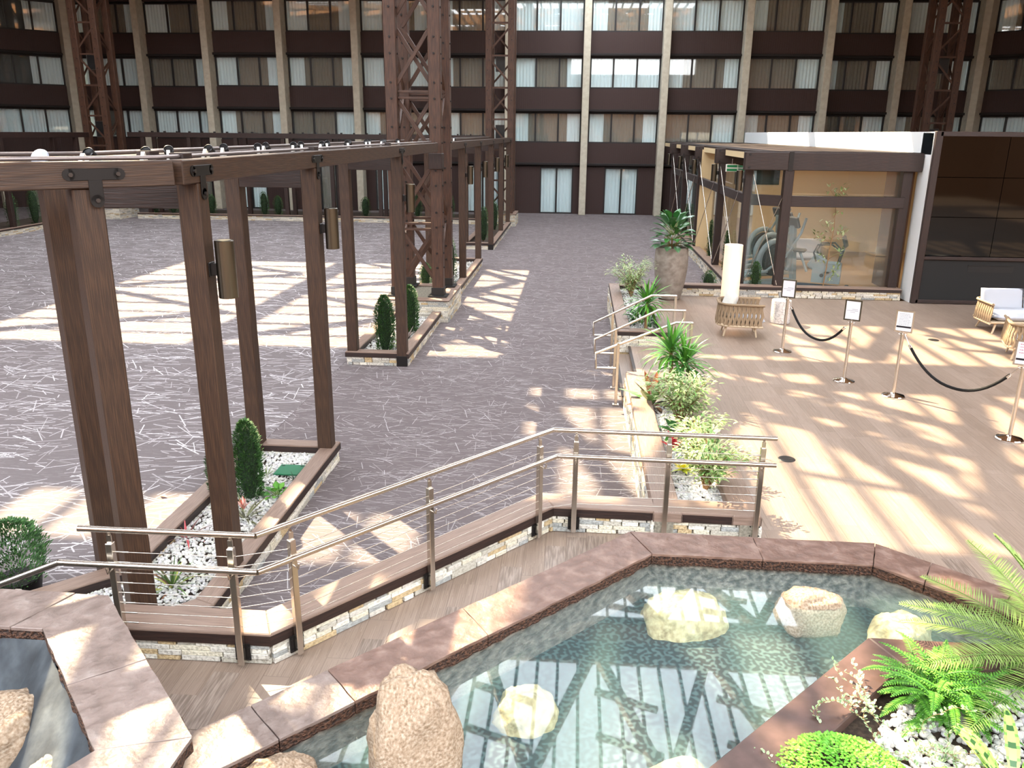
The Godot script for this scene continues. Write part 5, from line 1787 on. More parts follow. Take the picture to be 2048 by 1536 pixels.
func stanchion(label: String, at: Vector3, style: int) -> void:
	var o := thing("stanchion", label, "stanchion", at, -0.50)
	var b := MB.new()
	b.lathe([Vector2(0.0, 0.0), Vector2(0.172, 0.0), Vector2(0.172, 0.012), Vector2(0.160, 0.022), Vector2(0.05, 0.05), Vector2(0.03, 0.06)], 40)
	part("base", b, M.chrome, o)
	b = MB.new()
	b.lathe([Vector2(0.0255, 0.05), Vector2(0.0255, 0.965), Vector2(0.032, 0.968), Vector2(0.032, 1.0), Vector2(0.0, 1.004)], 20)
	part("pole", b, M.stainless, o)
	b = MB.new()
	for s: float in [-1.0, 1.0]:
		b.tube([Vector3(s * 0.03, 0.985, 0), Vector3(s * 0.055, 0.99, 0), Vector3(s * 0.06, 1.01, 0)], 0.008, 6)
	b.tube([Vector3(0, 1.0, 0), Vector3(0.0, 1.04, 0.0)], 0.013, 8)
	part("hook", b, M.chrome, o)
	var f := Node3D.new()
	f.name = "sign"
	f.position = Vector3(0, 1.19, 0.0)
	o.add_child(f, true)
	b = MB.new()
	var w := 0.235
	var h := 0.315
	for s: float in [-1.0, 1.0]:
		b.box(Vector3(s * w * 0.5, 0, 0), Vector3(0.022, h, 0.022), Basis(), 0.003)
		b.box(Vector3(0, s * h * 0.5, 0), Vector3(w + 0.022, 0.022, 0.022), Basis(), 0.003)
	part("sign_frame", b, M.brushed if style < 2 else M.stainless, f)
	b = MB.new()
	b.box(Vector3.ZERO, Vector3(w - 0.01, h - 0.01, 0.006))
	part("sign_sheet", b, M.paper, f)
	b = MB.new()
	var r := RandomNumberGenerator.new()
	r.seed = 80 + style
	if style < 2:    # two short lines of grey print
		for q: Array in [[0.03, -0.012, 0.09], [-0.005, -0.036, 0.17], [0.0, -0.062, 0.07]]:
			var x: float = q[0] - q[2] * 0.5
			while x < q[0] + q[2] * 0.5:
				var l := r.randf_range(0.006, 0.016)
				b.box(Vector3(x + l * 0.5, q[1] + 0.03, 0.0036), Vector3(l, 0.009, 0.001))
				x += l + 0.004
		part("print", b, M.ink, f)
	else:            # a page of small lines over a dark band
		for i in 8 if style == 2 else 4:
			var y := 0.115 - i * (0.0235 if style == 2 else 0.038)
			var x := -0.08
			while x < 0.08 - r.randf() * 0.03:
				var l := r.randf_range(0.008, 0.03)
				b.box(Vector3(x + l * 0.5, y, 0.0036), Vector3(l, 0.007 if style == 2 else 0.013, 0.001))
				x += l + 0.005
		part("print", b, M.ink if style == 2 else M.ink_red, f)
		b = MB.new()
		b.box(Vector3(0, -0.085, 0.0036), Vector3(w - 0.03, 0.028, 0.001))
		part("print_band", b, M.ink_dark, f)


func rope(label: String, a: Vector3, b_: Vector3, sag: float) -> void:
	var o := thing("barrier_rope", label, "rope")
	var pts := []
	for i in 19:
		var f := 0.07 + 0.86 * i / 18.0
		var p := a.lerp(b_, f)
		p.y -= sag * (1.0 - pow(absf(f * 2.0 - 1.0), 2.2))
		pts.append(p)
	var b := MB.new()
	b.tube(pts, 0.021, 10)
	part("velvet_rope", b, M.velvet, o)
	for q: Array in [[a, pts[0], pts[1]], [b_, pts[18], pts[17]]]:
		b = MB.new()
		var d := ((q[1] as Vector3) - (q[2] as Vector3)).normalized()
		b.tube([q[1] - d * 0.02, q[1] + d * 0.03, q[1] + d * 0.045], [0.0235, 0.0235, 0.010], 10)
		b.tube([q[1] + d * 0.045, q[0]], 0.006, 6)
		part("chrome_end", b, M.chrome, o)


func furniture() -> void:
	armchair("woven rope armchair with a white pillow beside the glowing column lamp", Vector3(3.36, L1, -16.58), -0.10, true)
	armchair("woven rope armchair at the right edge, in front of the grey sofa", Vector3(8.36, L1, -15.30), 1.25, false)
	sofa("pale grey two-seat sofa with woven rope arms below the video wall", Vector3(9.42, L1, -17.55), 0.03)
	sofa("pale sofa inside the pavilion behind the exercise bike", Vector3(6.6, 0.34, -25.6), 0.0)
	var st := [Vector3(3.916, L1, -15.21), Vector3(4.485, L1, -13.357), Vector3(5.013, L1, -12.603), Vector3(5.892, L1, -10.809)]
	stanchion("chrome stanchion beside the marble stool, farthest of the sign posts", st[0], 0)
	stanchion("chrome stanchion whose sign shows a few grey words, right end of the far rope", st[1], 1)
	stanchion("chrome stanchion whose sign has many lines above a dark band, left of near rope", st[2], 2)
	stanchion("chrome stanchion at the right edge, nearest of the sign posts", st[3], 3)
	for k: int in [0, 2]:
		var d: Vector3 = (st[k + 1] - st[k]).normalized()
		rope("black velvet rope hanging between the %s two sign posts" % ["farther", "", "nearer"][k], st[k] + d * 0.05 + Vector3(0, 0.99, 0), st[k + 1] - d * 0.05 + Vector3(0, 0.99, 0), 0.50 if k == 0 else 0.56)
	var b := MB.new()
	b.lathe([Vector2(0.0, 0.0), Vector2(0.195, 0.0), Vector2(0.205, 0.012), Vector2(0.205, 0.488), Vector2(0.19, 0.50), Vector2(0.0, 0.502)], 36)
	single("drum_stool", b, M.marble, "white veined marble drum stool behind the farthest stanchion", "stool", "", "", Vector3(4.45, L1, -17.75))
	var l := thing("column_lamp", "tall glowing peach column lamp standing by the pavilion's low wall", "lamp", Vector3(3.60, L1, -19.15))
	b = MB.new()
	b.lathe([Vector2(0.0, 0.02), Vector2(0.20, 0.02), Vector2(0.205, 0.04), Vector2(0.205, 1.47), Vector2(0.195, 1.48), Vector2(0.0, 1.48)], 32)
	part("lamp_shade", b, M.lamp_glow, l)
	b = MB.new()
	b.lathe([Vector2(0.0, 0.0), Vector2(0.19, 0.0), Vector2(0.19, 0.02), Vector2(0.0, 0.02)], 32)
	part("base", b, M.bronze_dark, l)
	var li := OmniLight3D.new()
	li.name = "lamp_light"
	li.light_color = Color(1.0, 0.72, 0.45)
	li.light_energy = 0.12
	li.light_size = 0.15
	li.omni_range = 60
	li.omni_attenuation = 2.0
	li.shadow_enabled = true
	l.add_child(li)
	li.position = Vector3(0.12, 0.9, 0.38)


func small_things() -> void:
	for q: Array in [["round dark floor-box cover near the end of the pool railing", Vector3(2.72, L1, -9.78)], ["round dark floor-box cover in front of the grey sofa", Vector3(7.17, L1, -16.49)]]:
		var o := thing("floor_box", q[0], "floor box", q[1])
		var b := MB.new()
		b.lathe([Vector2(0.0, 0.006), Vector2(0.085, 0.006), Vector2(0.10, 0.004), Vector2(0.105, 0.0)], 28)
		part("cover", b, M.fbox, o)
		b = MB.new()
		b.box(Vector3(0.05, 0.007, 0.01), Vector3(0.05, 0.003, 0.03))
		part("lid_tab", b, M.bolt, o)
	var f := thing("fallen_leaf", "small orange fallen leaf on the court carpet beside the front posts", "leaf", Vector3(-4.85, 0.006, -8.6))
	var b := MB.new()
	b.leaf(Vector3(0, 0.01, 0), Vector3(0.7, 0.1, 0.3), 0.11, 0.06, 0.3, 4, Color(0.55, 0.16, 0.04), Color(0.60, 0.22, 0.06))
	part("blade", b, M.leaf, f)
	var e := thing("exit_sign", "small green lit sign under the pavilion beams, next to the nearest lamp", "sign", Vector3(4.3, 3.30, -24.2))
	b = MB.new()
	b.box(Vector3.ZERO, Vector3(0.34, 0.2, 0.04), Basis(), 0.005)
	part("housing", b, M.white_paint, e)
	b = MB.new()
	for s: float in [-1.0, 1.0]: b.box(Vector3(0, s * 0.05, 0.022), Vector3(0.28, 0.07, 0.004))
	part("green_face", b, M.exit_green, e)
	b = MB.new()
	b.tube([Vector3(0, 0.1, 0), Vector3(0, 0.25, 0)], 0.01, 6)
	part("stem", b, M.conduit, e)


# ---------------------------------------------------------------- plants
func lin(r: float, g: float, b: float) -> Color:
	return Color(r, g, b)      # vertex colours are linear


# one leaf whose stalk end is the origin, pointing to +z and rising by el
func leaf_mesh(el: float, length: float, width: float, bend: float, mid: Color, edge: Color, fold := 0.25, widest := 0.45, stalk := 0.0) -> ArrayMesh:
	var key := "lf%.2f_%.2f_%.3f_%.2f_%s_%s_%.2f_%.2f" % [el, length, width, bend, mid.to_html(), edge.to_html(), widest, stalk]
	if not cache.has(key):
		var b := MB.new()
		var d := Vector3(0, sin(el), cos(el))
		b.colored = true
		b.col = lin(0.16, 0.22, 0.06)
		if stalk > 0.0: b.tube([Vector3.ZERO, d * stalk], [0.007, 0.005], 5, false)
		b.leaf(d * stalk, d, length, width, bend, 8, mid, edge, fold, widest)
		cache[key] = b.mesh()
	return cache[key]


func rosette(parent: Node, at: Vector3, n: int, length: float, width: float, greens: Array, els: Array, bend: float, m: Material, sd: int, widest := 0.4, stalk := 0.0, fold := 0.25, called := "leaf") -> void:
	var r := RandomNumberGenerator.new()
	r.seed = sd
	for i in n:
		var f := float(i) / n
		var el: float = lerpf(els[0], els[1], f)
		el = snappedf(el, 0.2)
		var g: Array = greens[r.randi() % greens.size()]
		var l := snappedf(length * r.randf_range(0.8, 1.15), 0.1 * length)
		var k := snappedf(bend * (0.6 + 0.8 * f), 0.25)
		put(called, leaf_mesh(el, l, width, k, g[0], g[1], fold, widest, stalk), m, parent, at + Vector3(0, -0.0012 * i * (1.0 if length > 0.3 else 0.3), 0), Basis(Vector3.UP, i * 2.39996 + r.randf() * 0.5) * Basis(Vector3.BACK, r.randf_range(-0.15, 0.15)))


const G_DEEP := [[Color(0.030, 0.10, 0.025), Color(0.022, 0.075, 0.02)], [Color(0.045, 0.14, 0.03), Color(0.03, 0.10, 0.024)]]
const G_BRIGHT := [[Color(0.11, 0.33, 0.04), Color(0.08, 0.25, 0.03)], [Color(0.16, 0.40, 0.05), Color(0.10, 0.30, 0.04)], [Color(0.05, 0.18, 0.03), Color(0.04, 0.14, 0.03)]]


func yew_mesh(w: float, h: float, sd: int, n: int) -> ArrayMesh:
	var b := MB.new()
	b.colored = true
	var r := RandomNumberGenerator.new()
	r.seed = sd
	var f := noise(1.2, 2, sd)
	for i in n:
		var y := pow(r.randf(), 0.85)
		var an := r.randf() * TAU
		var rad := w * 0.5 * (0.62 + 0.38 * sin(PI * clampf(y * 0.9 + 0.12, 0, 1))) * (1.0 if y < 0.82 else sqrt(maxf(0.03, (1.0 - y) / 0.18)))
		rad *= 1.0 + 0.35 * f.get_noise_3d(cos(an) * 2.0, y * 4.0, sin(an) * 2.0)
		rad *= 0.72 + 0.32 * r.randf()
		var p := Vector3(cos(an) * rad, y * h, sin(an) * rad)
		var d := Vector3(cos(an) * 0.7, r.randf_range(0.35, 1.2), sin(an) * 0.7) + Vector3(r.randf() - 0.5, 0, r.randf() - 0.5) * 0.7
		var k := r.randf()
		var c := lin(0.028, 0.085, 0.022).lerp(lin(0.075, 0.19, 0.035), k * k)
		b.leaf(p, d, r.randf_range(0.035, 0.06) * (0.75 + h * 0.25), 0.014, 0.3, 2, c, c * 0.85, 0.2, 0.5, r.randf())
	return b.mesh()


func yew(label: String, at: Vector3, w: float, h: float, sd: int, group := "columnar yews in the planters") -> void:
	var o := thing("columnar_yew", label, "shrub", at, sd * 1.7, group)
	var n := 4200 if at.z > -18.0 else 1100
	var key := "yew%d_%.2f_%.2f_%d" % [n, w, h, sd % 3]
	if not cache.has(key): cache[key] = yew_mesh(w, h, sd % 3 + 3, n)
	put("foliage", cache[key], M.yew, o)
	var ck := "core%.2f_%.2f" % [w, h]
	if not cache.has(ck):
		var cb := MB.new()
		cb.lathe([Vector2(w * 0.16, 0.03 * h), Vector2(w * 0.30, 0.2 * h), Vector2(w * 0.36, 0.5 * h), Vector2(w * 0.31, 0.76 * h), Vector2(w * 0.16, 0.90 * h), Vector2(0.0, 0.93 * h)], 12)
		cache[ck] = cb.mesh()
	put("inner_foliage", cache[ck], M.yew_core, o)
	if not cache.has("yewstem"):
		var b := MB.new()
		b.tube([Vector3(0, -0.05, 0), Vector3(0.01, 0.5, 0)], [0.022, 0.012], 6)
		for k in 5: b.tube([Vector3(0, 0.05 + k * 0.04, 0), Vector3(0.07 * cos(k * 2.4), 0.4, 0.07 * sin(k * 2.4))], [0.010, 0.005], 5)
		cache["yewstem"] = b.mesh()
	put("stem", cache["yewstem"], M.trunk, o)


func dracaena(label: String, at: Vector3, stem: float, heads: Array, n: int, sd: int) -> void:
	var o := thing("dracaena", label, "plant", at)
	for k in heads.size():
		var hd: Vector3 = heads[k]
		var b := MB.new()
		b.tube([Vector3(hd.x * 0.3, -0.06, hd.z * 0.3), Vector3(hd.x * 0.6, stem * 0.5, hd.z * 0.6), Vector3(hd.x, stem + hd.y, hd.z)], [0.035, 0.03, 0.026], 10)
		part("cane", b, M.trunk, o)
		rosette(o, Vector3(hd.x, stem + hd.y + 0.02, hd.z), n, 0.56, 0.052, G_BRIGHT, [1.45, -0.35], 1.1, M.leaf_gloss, sd + k, 0.35)


func variegated_bush(label: String, at: Vector3, rad: float, h: float, n: int, sd: int, big := false) -> void:
	var o := thing("variegated_bush", label, "shrub", at)
	var r := RandomNumberGenerator.new()
	r.seed = sd
	var b := MB.new()
	var tips := []
	for k in 16:
		var an := k * 2.4
		var e := Vector3(cos(an) * rad * r.randf_range(0.35, 0.95), h * r.randf_range(0.45, 1.0), sin(an) * rad * r.randf_range(0.35, 0.95))
		b.tube([Vector3(0, -0.05, 0), Vector3(e.x * 0.35, e.y * 0.6, e.z * 0.35), e], [0.012, 0.008, 0.003], 5)
		tips.append(e)
	part("branch", b, M.trunk, o)
	b = MB.new()
	for i in n:
		var e: Vector3 = tips[r.randi() % tips.size()]
		var f := r.randf_range(0.35, 1.08)
		var p := Vector3(e.x * f * (0.4 + 0.6 * f), e.y * minf(f * 1.15, 1.0), e.z * f * (0.4 + 0.6 * f)) + Vector3(r.randfn(0, 0.05), r.randfn(0, 0.05), r.randfn(0, 0.05)) * (rad / 0.4)
		var d := Vector3(p.x, 0.05, p.z).normalized() + Vector3(r.randf() - 0.5, r.randf_range(-0.5, 0.4), r.randf() - 0.5) * 1.2
		var c := lin(0.09, 0.22, 0.05).lerp(lin(0.20, 0.34, 0.09), r.randf())
		b.leaf(p, d, r.randf_range(0.055, 0.085) * (1.3 if big else 1.0), 0.030, 0.5, 3, c, lin(0.62, 0.62, 0.34) if r.randf() < 0.7 else c * 1.3, 0.2, 0.42)
	part("foliage", b, M.leaf, o)


func frond_mesh(length: float, el: float, bend: float, pairs: int, pin: float, wide: float, c0: Color, c1: Color, vee: float, sd: int) -> ArrayMesh:
	var b := MB.new()
	b.colored = true
	b.col = c0 * 0.8
	var r := RandomNumberGenerator.new()
	r.seed = sd
	var pts := []
	var p := Vector3.ZERO
	var d := Vector3(0, sin(el), cos(el))
	var st := length / pairs
	for i in pairs + 1:
		pts.append([p, d])
		p += d * st
		d = d.rotated(Vector3.RIGHT, bend / pairs).normalized()
	var rach := []
	for q: Array in pts: rach.append(q[0])
	b.tube(rach, 0.004 * maxf(1.0, length), 4, false)
	for i in range(1, pairs + 1):
		var f := float(i) / pairs
		var ln := pin * pow(sin(PI * clampf(0.12 + f * 0.86, 0, 1)), 0.7)
		var dd: Vector3 = pts[i][1]
		var up := Vector3.RIGHT.cross(dd)
		if up.y < 0.0: up = -up
		for s: float in [-1.0, 1.0]:
			var ld := Vector3(s, 0, 0) + dd * 0.55 + up * vee + Vector3(r.randf() - 0.5, r.randf() - 0.5, r.randf() - 0.5) * 0.15
			var c := c0.lerp(c1, r.randf())
			b.leaf(pts[i][0], ld, ln * r.randf_range(0.9, 1.05), wide, 0.25, 3, c, c * 0.85, 0.15, 0.35)
	return b.mesh()


func greenery() -> void:
	# yews in the court planters
	yew("dense green columnar yew in the nearest court planter, behind the corner post", Vector3(-3.63, 0.14, -8.35), 0.30, 0.95, 3)
	yew("second yew half hidden behind the corner post of the nearest court planter", Vector3(-3.95, 0.14, -8.3), 0.24, 0.75, 4)
	yew("tall dark yew at the front of the planter before the lattice tower", Vector3(-3.60, 0.14, -15.05), 0.36, 1.08, 5)
	yew("dark yew right beside the stone pedestal of the lattice tower", Vector3(-3.42, 0.14, -16.6), 0.34, 1.0, 6)
	yew("sunlit yew just behind the lattice tower", Vector3(-3.47, 0.14, -22.6), 0.34, 1.25, 7)
	yew("lower sunlit yew left of the lattice tower's foot", Vector3(-4.0, 0.14, -21.6), 0.34, 0.70, 8)
	yew("dark yew in the farthest pergola planter, nearer one", Vector3(-3.6, 0.14, -32.0), 0.40, 1.3, 9)
	yew("dark yew in the farthest pergola planter, by the far tower", Vector3(-3.55, 0.14, -35.6), 0.40, 1.25, 10)
	var k := 0
	for x: float in [-21.1, -20.2, -18.2, -16.85, -15.5, -14.8, -13.2, -11.3, -10.4, -7.8, -6.2]:
		yew("dark columnar yew in the long planter at the back, %s from its left end" % (ORD[k] if k < 9 else ["tenth", "eleventh"][k - 9]), Vector3(x, 0.14, -40.4), 0.46, 1.35 - 0.2 * (k % 3), 11 + k, "yews along the back facade")
		k += 1
	for q: Array in [[-33.4, "nearer"], [-34.9, "middle"], [-36.6, "farther"]]:
		yew("dark yew in the far left planter, the %s of three" % q[1], Vector3(-23.8, 0.14, q[0]), 0.5, 1.5, 31 + k, "yews of the far left planter")
		k += 1
	yew("small dark yew at the pavilion corner, left of the column lamp", Vector3(3.42, 0.02, -21.15), 0.40, 0.85, 40, "yews at the pavilion")
	yew("small dark yew behind the low wall, right of the column lamp", Vector3(4.55, 0.34, -21.02), 0.26, 0.80, 41, "yews at the pavilion")
	for q: Array in [[-24.2, "nearest"], [-27.2, "second"], [-30.5, "third"], [-33.5, "farthest"]]:
		yew("dark yew along the pavilion's aisle side, the %s one" % q[1], Vector3(4.34, 0.25, q[0]), 0.16, 1.3, 45 + k, "yews along the pavilion's aisle side")
		k += 1
	var ps := thing("potted_shrub", "dense dark green shrub on the court carpet behind the left basin", "shrub", Vector3(-5.0, 0.0, -6.28))
	put("foliage", yew_mesh(0.50, 0.60, 2, 3200), M.yew, ps, Vector3(0, 0.22, 0))
	var b := MB.new()
	b.lathe([Vector2(0.0, 0.0), Vector2(0.16, 0.0), Vector2(0.20, 0.26), Vector2(0.18, 0.26), Vector2(0.0, 0.22)], 20)
	part("pot", b, M.bronze_dark, ps)
	# dracaenas and bushes on the terrace planters
	dracaena("bright green dracaena on a bare cane in the far terrace planter", Vector3(1.43, 0.50, -16.0), 0.52, [Vector3(0.0, 0.0, 0.0)], 84, 3)
	dracaena("green dracaena with drooping leaves over the near planter's far end", Vector3(1.52, 0.52, -12.0), 0.50, [Vector3(-0.05, 0.05, 0.0), Vector3(0.16, -0.10, 0.05)], 66, 9)
	variegated_bush("large cream-variegated bush in the middle of the near terrace planter", Vector3(1.45, 0.50, -10.35), 0.50, 0.78, 2000, 3)
	variegated_bush("cream-variegated bush at the near end of the terrace planter by the railing", Vector3(1.50, 0.50, -8.35), 0.40, 0.66, 1500, 4)
	variegated_bush("low cream-variegated bush between the two larger ones, behind the red leaves", Vector3(1.50, 0.50, -9.25), 0.32, 0.50, 900, 6)
	variegated_bush("pale grey-green bush at the far end of the far terrace planter", Vector3(1.35, 0.50, -19.4), 0.55, 0.80, 1500, 5, true)
	var o := thing("philodendron", "dark green low foliage under the bright dracaena", "plant", Vector3(1.40, 0.50, -16.5), 0.0)
	rosette(o, Vector3.ZERO, 26, 0.30, 0.15, G_DEEP, [1.1, 0.1], 0.8, M.leaf_gloss, 12, 0.4, 0.18)
	o = thing("cordyline", "cordyline with broad green and rust-brown leaves at the far left of the near terrace planter", "plant", Vector3(1.16, 0.50, -11.2))
	rosette(o, Vector3.ZERO, 14, 0.50, 0.13, [[lin(0.10, 0.20, 0.07), lin(0.14, 0.26, 0.09)], [lin(0.28, 0.09, 0.02), lin(0.20, 0.06, 0.02)], [lin(0.07, 0.025, 0.015), lin(0.05, 0.02, 0.012)]], [1.2, 0.2], 0.4, M.leaf_gloss, 15, 0.5)
	o = thing("cordyline", "dark-leaved cordyline sticking out right of the large variegated bush", "plant", Vector3(1.60, 0.50, -10.9))
	rosette(o, Vector3.ZERO, 10, 0.52, 0.08, [[lin(0.10, 0.02, 0.015), lin(0.06, 0.015, 0.01)], [lin(0.05, 0.11, 0.04), lin(0.04, 0.09, 0.03)]], [0.9, 0.2], 0.4, M.leaf_gloss, 16, 0.5)
	o = thing("rubber_plant", "broad dark glossy leaves below the large variegated bush", "plant", Vector3(1.42, 0.50, -9.95))
	rosette(o, Vector3.ZERO, 14, 0.30, 0.15, G_DEEP, [0.7, 0.0], 0.5, M.leaf_gloss, 18, 0.5, 0.06)
	o = thing("bromeliad", "red-leaved bromeliad with striped leaves behind the railing post", "plant", Vector3(1.27, 0.50, -9.45))
	rosette(o, Vector3.ZERO, 9, 0.26, 0.055, [[lin(0.55, 0.03, 0.05), lin(0.60, 0.06, 0.08)], [lin(0.60, 0.14, 0.03), lin(0.55, 0.08, 0.03)]], [1.4, 0.7], 0.4, M.leaf_gloss, 19)
	rosette(o, Vector3.ZERO, 12, 0.28, 0.030, [[lin(0.10, 0.02, 0.03), lin(0.60, 0.55, 0.45)], [lin(0.07, 0.10, 0.05), lin(0.55, 0.52, 0.40)]], [0.7, 0.0], 0.6, M.leaf_gloss, 20)
	o = thing("croton", "yellow-leaved croton on the sunny pebbles by the railing", "plant", Vector3(1.29, 0.50, -8.72))
	rosette(o, Vector3(0, 0.05, 0), 18, 0.16, 0.055, [[lin(0.75, 0.55, 0.03), lin(0.65, 0.62, 0.05)], [lin(0.45, 0.55, 0.05), lin(0.60, 0.60, 0.05)]], [1.2, 0.0], 0.5, M.leaf, 22)
	o = thing("croton", "yellow-brown striped croton below the low variegated bush", "plant", Vector3(1.48, 0.50, -9.6))
	rosette(o, Vector3(0, 0.12, 0), 26, 0.22, 0.05, [[lin(0.50, 0.38, 0.05), lin(0.22, 0.10, 0.03)], [lin(0.65, 0.58, 0.10), lin(0.20, 0.24, 0.05)]], [1.3, -0.2], 0.6, M.leaf, 23)
	o = thing("peace_lily", "peace lily with one white bloom right of the croton", "plant", Vector3(1.66, 0.50, -9.1))
	rosette(o, Vector3.ZERO, 12, 0.24, 0.085, G_DEEP, [1.2, 0.3], 0.7, M.leaf_gloss, 24, 0.4, 0.08)
	b = MB.new()
	b.colored = true
	b.col = lin(0.20, 0.30, 0.08)
	b.tube([Vector3.ZERO, Vector3(0.02, 0.38, 0.0)], 0.006, 6)
	b.leaf(Vector3(0.02, 0.36, 0.0), Vector3(0.05, 1, 0.2), 0.15, 0.085, 0.3, 6, lin(0.80, 0.78, 0.62), lin(0.86, 0.86, 0.76), -0.35, 0.4)
	part("white_bloom", b, M.leaf, o)
	# the pot with its large-leaved plant
	var pot := thing("planter_pot", "tall tapered concrete pot at the corner of the terrace", "pot", Vector3(2.33, L1, -20.22))
	b = MB.new()
	b.lathe([Vector2(0.0, 0.0), Vector2(0.25, 0.0), Vector2(0.275, 0.02), Vector2(0.36, 0.40), Vector2(0.405, 0.80), Vector2(0.405, 1.05), Vector2(0.385, 1.25), Vector2(0.365, 1.262), Vector2(0.335, 1.25), Vector2(0.335, 1.19), Vector2(0.0, 1.18)], 44)
	part("body", b, M.concrete_pot, pot)
	b = MB.new()
	b.lathe([Vector2(0.33, 1.20), Vector2(0.0, 1.215)], 24)
	part("soil", b, M.soil, pot)
	o = thing("potted_aralia", "large-leaved green plant growing in the tall concrete pot", "plant", Vector3(2.33, L1 + 1.20, -20.22))
	b = MB.new()
	for i in 9: b.tube([Vector3(0.05 * cos(i * 2.4), 0, 0.05 * sin(i * 2.4)), Vector3(0.20 * cos(i * 2.4), 0.30, 0.20 * sin(i * 2.4))], [0.014, 0.008], 6)
	part("stalk", b, M.trunk, o)
	for i in 4:
		rosette(o, Vector3(0, 0.12 + 0.12 * i, 0), 19, 0.36, 0.18, [[lin(0.035, 0.15, 0.035), lin(0.03, 0.12, 0.03)], [lin(0.06, 0.22, 0.045), lin(0.04, 0.16, 0.035)], [lin(0.09, 0.20, 0.09), lin(0.07, 0.17, 0.07)]], [0.25 + 0.28 * i, -0.1 + 0.25 * i], 0.6, M.leaf_gloss, 30 + i, 0.6, 0.26)
	# sapling before the pavilion glass
	o = thing("sapling", "thin young tree with pale leaf sprays in front of the pavilion glass", "tree", Vector3(6.22, 0.50, -20.98))
	b = MB.new()
	b.tube([Vector3(0, -0.1, 0), Vector3(0.06, 0.9, 0), Vector3(0.10, 1.5, 0.02), Vector3(0.08, 2.3, 0.0)], [0.016, 0.013, 0.009, 0.004], 6)
	var r := RandomNumberGenerator.new()
	r.seed = 77
	var lb := MB.new()
	for q: Array in [[0.35, 0.25, 12], [0.55, -0.18, 12], [0.75, 0.22, 14], [1.15, -0.28, 22], [1.25, 0.26, 24], [1.4, -0.12, 14], [1.75, 0.06, 8], [2.2, 0.1, 26], [2.25, -0.14, 10], [0.15, 0.14, 14]]:
		var tip := Vector3(0.06 + q[1], q[0] + 0.18, r.randf_range(-0.1, 0.1))
		b.tube([Vector3(0.06, q[0], 0), tip], [0.006, 0.003], 5)
		for i in q[2]:
			var c := lin(0.16, 0.24, 0.07).lerp(lin(0.42, 0.46, 0.22), r.randf())
			lb.leaf(tip + Vector3(r.randfn(0, 0.08), r.randfn(0, 0.07), r.randfn(0, 0.06)), Vector3(r.randf() - 0.5, r.randf() - 0.3, r.randf() - 0.5), 0.12, 0.06, 0.4, 3, c, c)
	part("stem", b, M.trunk, o)
	part("foliage", lb, M.leaf, o)
	# low plants in the nearest court planter
	o = thing("grassy_plant", "clump of drooping green and yellow strap leaves at the foot of the front post", "plant", Vector3(-3.62, 0.14, -6.42))
	rosette(o, Vector3.ZERO, 60, 0.36, 0.022, [[lin(0.10, 0.20, 0.03), lin(0.08, 0.15, 0.02)], [lin(0.35, 0.36, 0.06), lin(0.22, 0.25, 0.04)], [lin(0.06, 0.10, 0.02), lin(0.05, 0.08, 0.02)], [lin(0.20, 0.08, 0.03), lin(0.15, 0.06, 0.02)]], [1.4, 0.0], 1.2, M.leaf, 40)
	o = thing("bromeliad", "red and white bromeliad with dark striped leaves in the nearest court planter", "plant", Vector3(-3.50, 0.14, -7.85))
	rosette(o, Vector3(0, 0.12, 0), 8, 0.14, 0.05, [[lin(0.55, 0.05, 0.03), lin(0.60, 0.10, 0.05)], [lin(0.80, 0.70, 0.60), lin(0.60, 0.10, 0.06)]], [1.5, 0.9], 0.4, M.leaf_gloss, 41)
	rosette(o, Vector3.ZERO, 26, 0.34, 0.032, [[lin(0.05, 0.04, 0.02), lin(0.20, 0.20, 0.12)], [lin(0.07, 0.09, 0.03), lin(0.28, 0.26, 0.16)]], [0.9, 0.1], 0.8, M.leaf_gloss, 42)
	o = thing("spider_plant", "small tuft of thin leaves beside the green access plate", "plant", Vector3(-3.68, 0.14, -8.98))
	rosette(o, Vector3.ZERO, 22, 0.20, 0.014, [[lin(0.12, 0.18, 0.06), lin(0.28, 0.32, 0.16)]], [1.2, 0.1], 1.0, M.leaf, 43)
	o = thing("mondo_grass", "small dark grass tuft at the front of the green access plate", "plant", Vector3(-3.30, 0.14, -8.88))
	rosette(o, Vector3.ZERO, 26, 0.18, 0.010, [[lin(0.02, 0.05, 0.02), lin(0.015, 0.04, 0.015)]], [1.1, 0.1], 1.1, M.leaf, 44)
	o = thing("ivy_patch", "patch of bright green small leaves by the cap of the nearest court planter", "plant", Vector3(-3.36, 0.15, -8.45))
	rosette(o, Vector3.ZERO, 22, 0.11, 0.08, G_BRIGHT, [0.9, 0.0], 0.5, M.leaf, 45, 0.5, 0.08)
	o = thing("cordyline", "pink-red thin-leaved cordyline left of the corner post", "plant", Vector3(-3.92, 0.14, -7.35))
	rosette(o, Vector3.ZERO, 12, 0.30, 0.025, [[lin(0.50, 0.06, 0.07), lin(0.35, 0.04, 0.05)], [lin(0.14, 0.06, 0.05), lin(0.10, 0.04, 0.04)]], [0.9, 0.1], 0.6, M.leaf_gloss, 46)
	o = thing("croton", "yellow-green croton at the foot of the dark yew before the tower", "plant", Vector3(-3.36, 0.14, -15.35))
	rosette(o, Vector3(0, 0.05, 0), 24, 0.20, 0.06, [[lin(0.50, 0.52, 0.06), lin(0.30, 0.40, 0.05)], [lin(0.10, 0.26, 0.04), lin(0.40, 0.45, 0.06)]], [1.2, 0.0], 0.5, M.leaf, 47)
	o = thing("bromeliad", "dark striped bromeliad near the tower pedestal", "plant", Vector3(-3.35, 0.14, -15.95))
